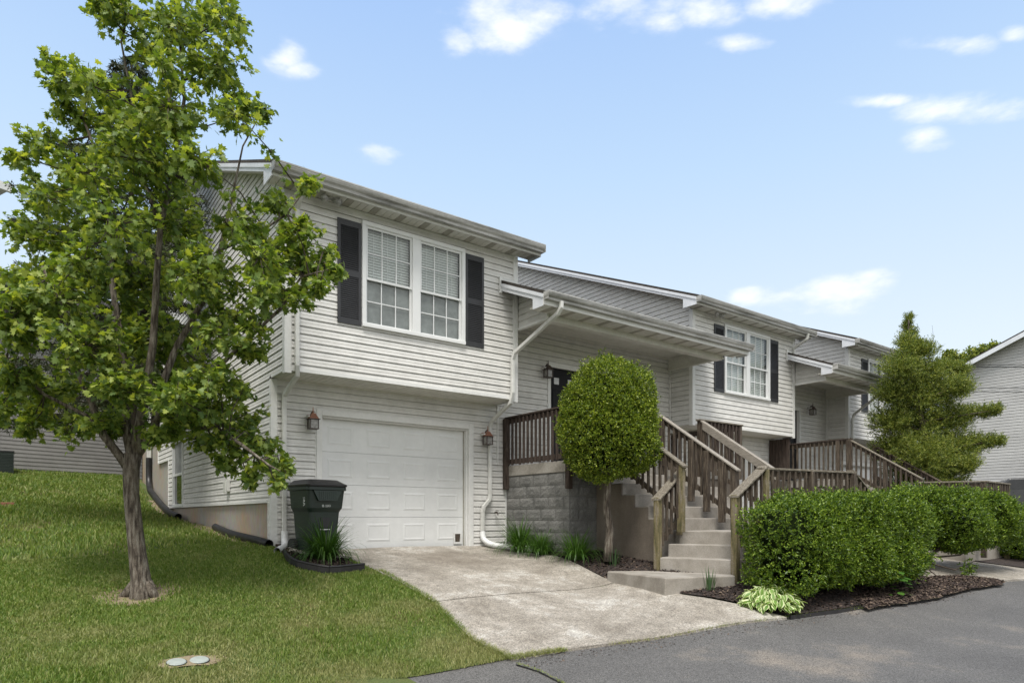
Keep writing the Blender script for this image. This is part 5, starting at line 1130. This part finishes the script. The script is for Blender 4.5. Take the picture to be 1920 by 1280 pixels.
# ------------------------------------------------------------------ spruce behind the maple
def spruce(name, label, base, H, Rm, seed, lo_=.10, dens=1.0, trunk_r=.2, group=None):
    r_ = np.random.default_rng(seed); t_ = thing(name, label, 'tree', tuple(base), group); base = np.array(base)
    tk = MB().tube([base-[0, 0, .2], base+[0, 0, H*.5], base+[0, 0, H]], [trunk_r, trunk_r*.6, .02], 8)
    VV = []; AA = []
    nb = int(95*dens)
    for i in range(nb):
        q = (i+.5)/nb; z = H*(lo_+(1-lo_)*q**1.05); Lr = Rm*(1-q)**.75*r_.uniform(.72, 1.1)+.12; az = i*2.4+r_.normal()*.3
        h_ = np.array([math.cos(az), math.sin(az), 0]); pts_ = []
        if h_[0] > .05: Lr = min(Lr, 1.15/h_[0])
        for j in range(7):
            s_ = j/6; pts_.append(base+[0, 0, z]+h_*Lr*s_+np.array([0, 0, 1])*Lr*(-.38*s_+.20*s_*s_)*(1.2-q))
        tk.tube(pts_, list(np.linspace(.035*(1-q)+.008, .004, 7)), 4, cap=False)
        nsub = int((14+Lr*22)*dens)
        for k in range(nsub):
            s_ = r_.uniform(.12, 1)**.8; jf = s_*6; j = min(5, int(jf)); p = pts_[j]+(pts_[j+1]-pts_[j])*(jf-j)
            sdv = unit(np.array([-h_[1], h_[0], 0])*r_.choice([-1, 1])+h_*r_.uniform(.1, .9)+np.array([0, 0, r_.uniform(-1.1, -.2)])); ll = (.16+.30*(1-s_))*r_.uniform(.6, 1.3)*(.5+.5*Lr/Rm+.2)
            m_ = max(3, int(ll/.045))
            for a in range(m_): VV.append(p+sdv*ll*(a+.5)/m_+[0, 0, -.05*(a/m_)**2]); AA.append(sdv)
    tk.build('trunk', M['bark_dark'], t_)
    VV = np.array(VV); AA = np.array(AA)
    V, Fv = sprigs(VV, AA, r_, 5, .075, .016, .45, sprig_len=.06); npmesh('crown', V, Fv, M['spruce'], t_); print(name, len(Fv)); return t_
sb = P(247, 920, 12.5); spruce('spruce_tree', 'tall dark spruce with drooping branches behind the maple', (sb.x, sb.y, hh(sb.x, sb.y)), 8.7, 3.1, 31, lo_=.27, dens=1.25, trunk_r=.12)

# evergreen by the third house
EB = P(1745, 940, 16.6); ET = thing('evergreen_tree', 'tall loose yellow-green evergreen beside the second staircase', 'tree', (EB.x, EB.y, hh(EB.x, EB.y)))
ecl = [(1704, 598, 5), (1701, 612, 8), (1707, 626, 10), (1698, 640, 14), (1706, 655, 18), (1722, 648, 7), (1735, 655, 18), (1690, 690, 34), (1730, 700, 36), (1770, 690, 20), (1800, 695, 16), (1668, 735, 26), (1715, 745, 44), (1765, 735, 34), (1800, 725, 22), (1670, 790, 34), (1725, 800, 50), (1780, 785, 34), (1815, 775, 16), (1845, 772, 13), (1868, 768, 9), (1672, 840, 34), (1730, 855, 50), (1785, 845, 44), (1828, 830, 20), (1855, 828, 13), (1875, 826, 8), (1700, 885, 34), (1765, 890, 40), (1812, 870, 20), (1765, 925, 26)]
parts = [(np.array(P(u, v, 16.6+random.uniform(-.5, .5))), (1.12*r__*16.6/F, r__*16.6/F*1.0, r__*16.6/F*.8), 2.0) for u, v, r__ in ecl]
r_ = np.random.default_rng(4); VV = []; FF = []; k = 0
for (c_, rad, _) in parts:
    n = int(60+rad[0]**2*2300); d = unit(r_.normal(0, 1, (n, 3)))*(r_.uniform(.15, 1.22, (n, 1))**.75)*np.array(rad)
    V, Fv = sprigs(c_+d, unit(d+r_.normal(0, .1, d.shape)+[0, 0, .22]), r_, 20, .058, .014, .42, sprig_len=.26); VV.append(V); FF.append(Fv+k); k += len(V)
npmesh('crown', np.concatenate(VV), np.concatenate(FF), M['ever'], ET)
tk = MB().tube([Vector((EB.x, EB.y, hh(EB.x, EB.y)-.1)), P(1742, 860, 16.6), P(1722, 760, 16.6), P(1708, 680, 16.6), P(1703, 600, 16.6)], [.11, .09, .06, .035, .008], 8)
for (c_, rad, _) in parts:
    zc = c_[2]-.25; a = P(1735, 860, 16.6); b_ = P(1703, 600, 16.6); t_ = min(1, max(0, (zc-a.z)/(b_.z-a.z))); s_ = a+(b_-a)*t_; tk.tube([s_, (s_+Vector(c_))/2, Vector(c_)], [.025, .015, .006], 5)
tk.tube([P(1745, 700, 16.6), P(1752, 655, 16.6), P(1748, 610, 16.6)], [.01, .006, .002], 4)
tk.build('trunk', M['bark_dark'], ET)

# ------------------------------------------------------------------ grass
def grass(name, poly, n, hgt, seed, xfn, label):
    q = scatter(poly, n, seed); r_ = np.random.default_rng(seed); keep = np.ones(len(q), bool)
    # bare worn soil round the trunk and the caps, sparse patches
    pn_ = np.sin(q[:, 0]*2.1+1)*np.sin(q[:, 1]*1.7+.5)+np.sin(q[:, 0]*4.7+q[:, 1]*2)*.5
    keep &= r_.uniform(0, 1, len(q)) < np.clip(1.15+pn_*.25, .45, 1)*np.where((q[:, 0] > 2.62) & (q[:, 1] > 9.9), .25, 1)
    for cxy, rad in ((np.array([base.x, base.y]), .36), (np.array([cap_sp[0].x, cap_sp[0].y]), .13), (np.array([cap_sp[1].x, cap_sp[1].y]), .13), (np.array([(cap_sp[0].x+cap_sp[1].x)/2, (cap_sp[0].y+cap_sp[1].y)/2]), .17)):
        dd = np.linalg.norm(q-cxy, axis=1); keep &= r_.uniform(0, 1, len(q)) < np.clip((dd-rad*.55)/(rad*.9), 0.03, 1)
    q = q[keep]
    q = q[~inside(drive_pad1, q[:, 0], q[:, 1]) & ~inside(drive_pad2, q[:, 0], q[:, 1]) & ~inside(mulch_l, q[:, 0], q[:, 1])]
    n = len(q); z = HH(q)-.006
    a = r_.uniform(0, 6.283, n); h_ = hgt*r_.uniform(.45, 1.2, n)*xfn(q); w_ = .0035+.002*r_.uniform(0, 1, n)+.0006*np.clip(q[:, 1]-6, 0, 12); ln = r_.uniform(.1, .9, n)
    b_ = np.c_[q, z]; sd_ = np.c_[np.cos(a), np.sin(a), 0*a]*w_[:, None]; la_ = r_.uniform(0, 6.283, n); lean = np.c_[np.cos(la_), np.sin(la_), 0*a]*(h_*ln)[:, None]
    V = np.stack([b_-sd_, b_+sd_, b_+sd_*.6+lean*.4+np.c_[0*a, 0*a, h_*.6], b_-sd_*.6+lean*.4+np.c_[0*a, 0*a, h_*.6], b_+lean+np.c_[0*a, 0*a, h_*np.sqrt(1-.5*ln**2)]], 1).reshape(-1, 3)
    k = np.arange(n)*5
    o = npmesh(name, V, np.concatenate([np.c_[k, k+1, k+2], np.c_[k, k+2, k+3], np.c_[k+3, k+2, k+4]]), M['grass']); tag(o, label, 'grass', kind='stuff')
near = [(-1.2, 9.5), (-.9, 5.8), (0.6, 5.4), (1.6, 5.25), (2.65, 5.70), (3.4, 5.43), (3.92, 5.26), (3.86, 5.9), (3.93, 6.4), (3.99, 7.0), (3.95, 7.6), (3.9, 8.34), (3.85, 9.0), (3.0, 9.85), (2.9, 10.5), (-1.2, 10.5)]
one = lambda q: 1+.25*np.sin(q[:, 0]*3+q[:, 1])*np.sin(q[:, 1]*2.3)
grass('lawn_grass', near, 190000, .045, 51, one, 'mown green grass of the front lawn')
grass('lawn_grass', [(-3, 10.5), (2.86, 10.5), (2.8, 16), (2.8, 21), (3.0, 25), (-6, 25)], 90000, .085, 52, one, 'mown grass rising beside the house')
# ragged tufts on the driveway edge and the road edge
r_ = np.random.default_rng(66)
def tufts(name, line, n, spread, hgt, label, mat='grass'):
    ln = [np.array(p) for p in line]; segl = np.array([np.linalg.norm(b_-a) for a, b_ in zip(ln, ln[1:])]); cum = np.r_[0, np.cumsum(segl)]/segl.sum()
    t_ = r_.uniform(0, 1, n); i = np.clip(np.searchsorted(cum, t_)-1, 0, len(segl)-1); f = (t_-cum[i])/(cum[i+1]-cum[i]); q = np.array([ln[a]+(ln[a+1]-ln[a])*ff for a, ff in zip(i, f)])+r_.normal(0, spread, (n, 2))
    z = HH(q)+.0; a = r_.uniform(0, 6.283, n); h_ = hgt*r_.uniform(.4, 1.2, n); sd_ = np.c_[np.cos(a), np.sin(a), 0*a]*.0035; la_ = r_.uniform(0, 6.28, n); lean = np.c_[np.cos(la_), np.sin(la_), 0*a]*(h_*.8)[:, None]; b_ = np.c_[q, z]
    V = np.stack([b_-sd_, b_+sd_, b_+lean+np.c_[0*a, 0*a, h_*.8]], 1).reshape(-1, 3); tag(npmesh(name, V, np.arange(3*n).reshape(-1, 3), M[mat]), label, 'grass', kind='stuff')
tufts('edge_grass', [(3.95, 8.3), (3.95, 7.6), (3.99, 7.0), (3.92, 6.4), (3.86, 5.9), (3.92, 5.26), (4.5, 5.1)], 5000, .022, .06, 'grass creeping over the driveway edge')
tufts('edge_grass', [(5.0, 5.0), (6.2, 4.74), (7.5, 4.47), (9.0, 4.24), (11, 4.13)], 1600, .02, .035, 'thin weeds in the joint between road and bed')
ck = [onG(968, 1243), onG(1010, 1256), onG(1050, 1277), onG(1070, 1290)]
crk = MB()
for p, q in zip(ck, ck[1:]): crk.beam((p.x, p.y, p.z-.014), (q.x, q.y, q.z-.014), .018, .006)
tag(crk.build('road_crack', M['edging']), kind='structure')
tufts('edge_grass', [(p.x, p.y) for p in ck], 260, .010, .022, 'weeds growing in the crack of the road')

# ------------------------------------------------------------------ neighbours
LB = thing('neighbour_building', 'grey-sided building at the top of the lawn behind the spruce', 'building', (-.4, 22.3, 1.7))
def oriented(mb, ang, o_): return mb.rot(ang, o_)
def wall_courses(x0, x1, z0, z1, course=.11, depth=.015):
    mb = MB(); z = z0
    while z < z1:
        zt_ = min(z+course, z1); mb.add([(x0, -depth, z), (x1, -depth, z), (x1, -.002, zt_), (x0, -.002, zt_)], [(0, 1, 2, 3)]); mb.add([(x0, 0, z), (x1, 0, z), (x1, -depth, z), (x0, -depth, z)], [(0, 1, 2, 3)]); z += course
    return mb
def place(mb, o_, ang):
    mb.rot(ang, (0, 0)); mb.v = [(x+o_[0], y+o_[1], z) for x, y, z in mb.v]; return mb
LA_ = R(23); LO = (-.4, 22.6)
place(wall_courses(-8, 6, 1.2, 6.2), LO, LA_).build('wall', M['siding_grey'], LB)  # same grey as the upper wall; its shade is put into a darker colour
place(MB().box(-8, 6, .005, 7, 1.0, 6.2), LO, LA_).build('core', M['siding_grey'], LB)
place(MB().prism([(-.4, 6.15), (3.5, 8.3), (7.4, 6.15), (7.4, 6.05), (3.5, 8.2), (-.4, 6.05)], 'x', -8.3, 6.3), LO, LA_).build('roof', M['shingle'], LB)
w1 = place(wall_courses(-8, -.10, 6.2, 9.3).box(-8, -.10, .004, 3, 6.2, 9.3), LO, LA_); w1.build('upper_wall', M['siding_far'], LB, label='taller wall at the left edge, coloured paler for the light on it')
place(MB().box(-.16, -.06, -.03, .03, 2.0, 9.2), LO, LA_).build('corner_board', M['trim'], LB)
place(MB().box(-.06, -.02, .0, .06, 4.0, 8.6), LO, LA_).build('red_strip', M['red'], LB)
place(MB().box(-8.2, .08, -.28, 3.2, 9.3, 9.42).box(-8.2, .12, -.38, -.28, 9.25, 9.45), LO, LA_).build('eave', M['trim'], LB)
AC = thing('air_conditioner', 'dark outdoor air conditioner beside the grey wall at the left edge', 'air conditioner', tuple(P(0, 888, 17.0)))
g_ = P(0, 888, 17.0)
ac = MB().box(g_.x-.55, g_.x+.28, g_.y-.3, g_.y+.4, g_.z-.1, g_.z+.55)
for i in range(14): ac.box(g_.x-.56, g_.x+.29, g_.y-.312, g_.y-.301, g_.z-.02+i*.038, g_.z-.005+i*.038)
ac.build('casing', M['plastic_green'], AC); MB().box(g_.x-.57, g_.x+.3, g_.y-.32, g_.y+.42, g_.z+.552, g_.z+.58).build('top', M['plastic_black'], AC)
# right-hand building with a gable
RB = thing('neighbour_building', 'pale grey gable-ended building at the right edge', 'building', (36, 9, 0))
XR = 34.0; EYR = 12.35; RYR = 5.4; ezr = 6.85; pr_ = .43
def rspan(z):
    if z <= ezr: return (-1.5, EYR)
    return (2*RYR-(EYR-(z-ezr)/pr_), EYR-(z-ezr)/pr_)
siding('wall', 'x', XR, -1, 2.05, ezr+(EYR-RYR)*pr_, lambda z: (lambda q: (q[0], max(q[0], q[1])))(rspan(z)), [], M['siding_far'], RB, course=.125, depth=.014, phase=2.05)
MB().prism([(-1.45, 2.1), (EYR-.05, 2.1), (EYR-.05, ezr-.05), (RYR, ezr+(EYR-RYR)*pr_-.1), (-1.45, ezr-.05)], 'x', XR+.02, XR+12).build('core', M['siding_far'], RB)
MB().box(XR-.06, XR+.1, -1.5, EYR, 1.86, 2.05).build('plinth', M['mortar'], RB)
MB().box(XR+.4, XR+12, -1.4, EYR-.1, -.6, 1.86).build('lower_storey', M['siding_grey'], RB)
rz = lambda y: ezr+(EYR-y)*pr_
for (ya, yb) in ((EYR+.45, RYR), (2*RYR-EYR-.45, RYR)):
    f_ = lambda y: ezr+(EYR-(y if y >= RYR else 2*RYR-y))*pr_
    MB().prism([(ya, f_(ya)+.08), (yb, f_(yb)+.08), (yb, f_(yb)+.15), (ya, f_(ya)+.15)], 'x', XR-.4, XR+12.3).build('roof', M['shingle'], RB)
    MB().prism([(ya, f_(ya)-.12), (yb, f_(yb)-.12), (yb, f_(yb)+.079), (ya, f_(ya)+.079)], 'x', XR-.43, XR-.401).build('rake_board', M['rake'], RB)
    MB().prism([(ya, f_(ya)-.02), (yb, f_(yb)-.02), (yb, f_(yb)+.0), (ya, f_(ya)+.0)], 'x', XR-.4, XR-.02).build('rake_soffit', M['vent'], RB)
# wires
for i, (v0, v1, d_, lab) in enumerate(((682, 676, 26, 'upper thin overhead cable of the top pair at right'), (683, 684, 24, 'thicker lower overhead cable of the top pair at right'), (724, 721, 26, 'upper overhead cable of the faint lower pair at right'), (730, 729, 24, 'lowest faint overhead cable at right'))):
    a = P(1700, v0, d_+6); b_ = P(2200, v1-4, d_-6); pts_ = [a+(b_-a)*t_+Vector((0, 0, -.12*4*t_*(1-t_))) for t_ in np.linspace(0, 1, 16)]
    tag(MB().tube(pts_, .017 if i == 1 else .011, 5).build('overhead_cable', M['rubber']), lab, 'cable', 'overhead cables at right')
# tree behind the right-hand building
FT = thing('background_tree', 'leafy tree showing over the roof of the right-hand building', 'tree', (44, 24, 0))
fcl = [(1820, 672, 20), (1840, 662, 16), (1862, 655, 14), (1800, 680, 16), (1780, 668, 12), (1850, 690, 26), (1875, 670, 16), (1770, 700, 18), (1890, 690, 30)]
VV = []; FF = []; k = 0; r_ = np.random.default_rng(40); tk = MB(); tb_ = P(1850, 900, 46); tk.tube([Vector((tb_.x, tb_.y, 0)), P(1850, 760, 46)], [.3, .18], 8)
for u, v, r__ in fcl:
    c_ = np.array(P(u, v, 46)); rad = r__*46/F; n = 260; d = unit(r_.normal(0, 1, (n, 3)))*r_.uniform(.2, 1, (n, 1))*rad
    V, Fv = sprigs(c_+d, unit(r_.normal(0, 1, d.shape)), r_, 4, .22, .13, .8); VV.append(V); FF.append(Fv+k); k += len(V); tk.tube([P(1850, 760, 46), Vector(c_)], [.1, .03], 5)
npmesh('crown', np.concatenate(VV), np.concatenate(FF), M['ever'], FT); tk.build('trunk', M['bark_dark'], FT)
# parked car at the right edge
cp = P(1925, 950, 27); CR = thing('parked_car', 'dark grey car parked beside the right-hand building', 'car', tuple(cp))
def cbox(mb): return place(mb, (cp.x, cp.y), R(-62))
prof = [(-2.2, .35), (-2.25, .75), (-2.1, .95), (-1.2, 1.02), (-.55, 1.48), (1.0, 1.52), (1.9, 1.1), (2.25, 1.0), (2.3, .4)]
b_ = MB().prism([(x, z_+cp.z-.3) for x, z_ in prof], 'y', 0, 1.75); cbox(b_).build('body', M['car_paint'], CR, bevel=.05)
cbox(MB().prism([(-1.05, 1.04+cp.z-.3), (-.5, 1.42+cp.z-.3), (.3, 1.44+cp.z-.3), (.3, 1.04+cp.z-.3)], 'y', -.006, -.001).prism([(.38, 1.04+cp.z-.3), (.38, 1.44+cp.z-.3), (.95, 1.44+cp.z-.3), (1.6, 1.08+cp.z-.3)], 'y', -.006, -.001)).build('window', M['glass_dark'], CR)
for x in (-1.45, 1.5):
    wv = cbox(MB().tube([(x, -.02, .33+cp.z-.3), (x, .2, .33+cp.z-.3)], .33, 20)); wo = wv.build('wheel', M['rubber'], CR)
    cbox(MB().tube([(x, -.03, .33+cp.z-.3), (x, -.021, .33+cp.z-.3)], .2, 16)).build('rim', M['metal'], wo)
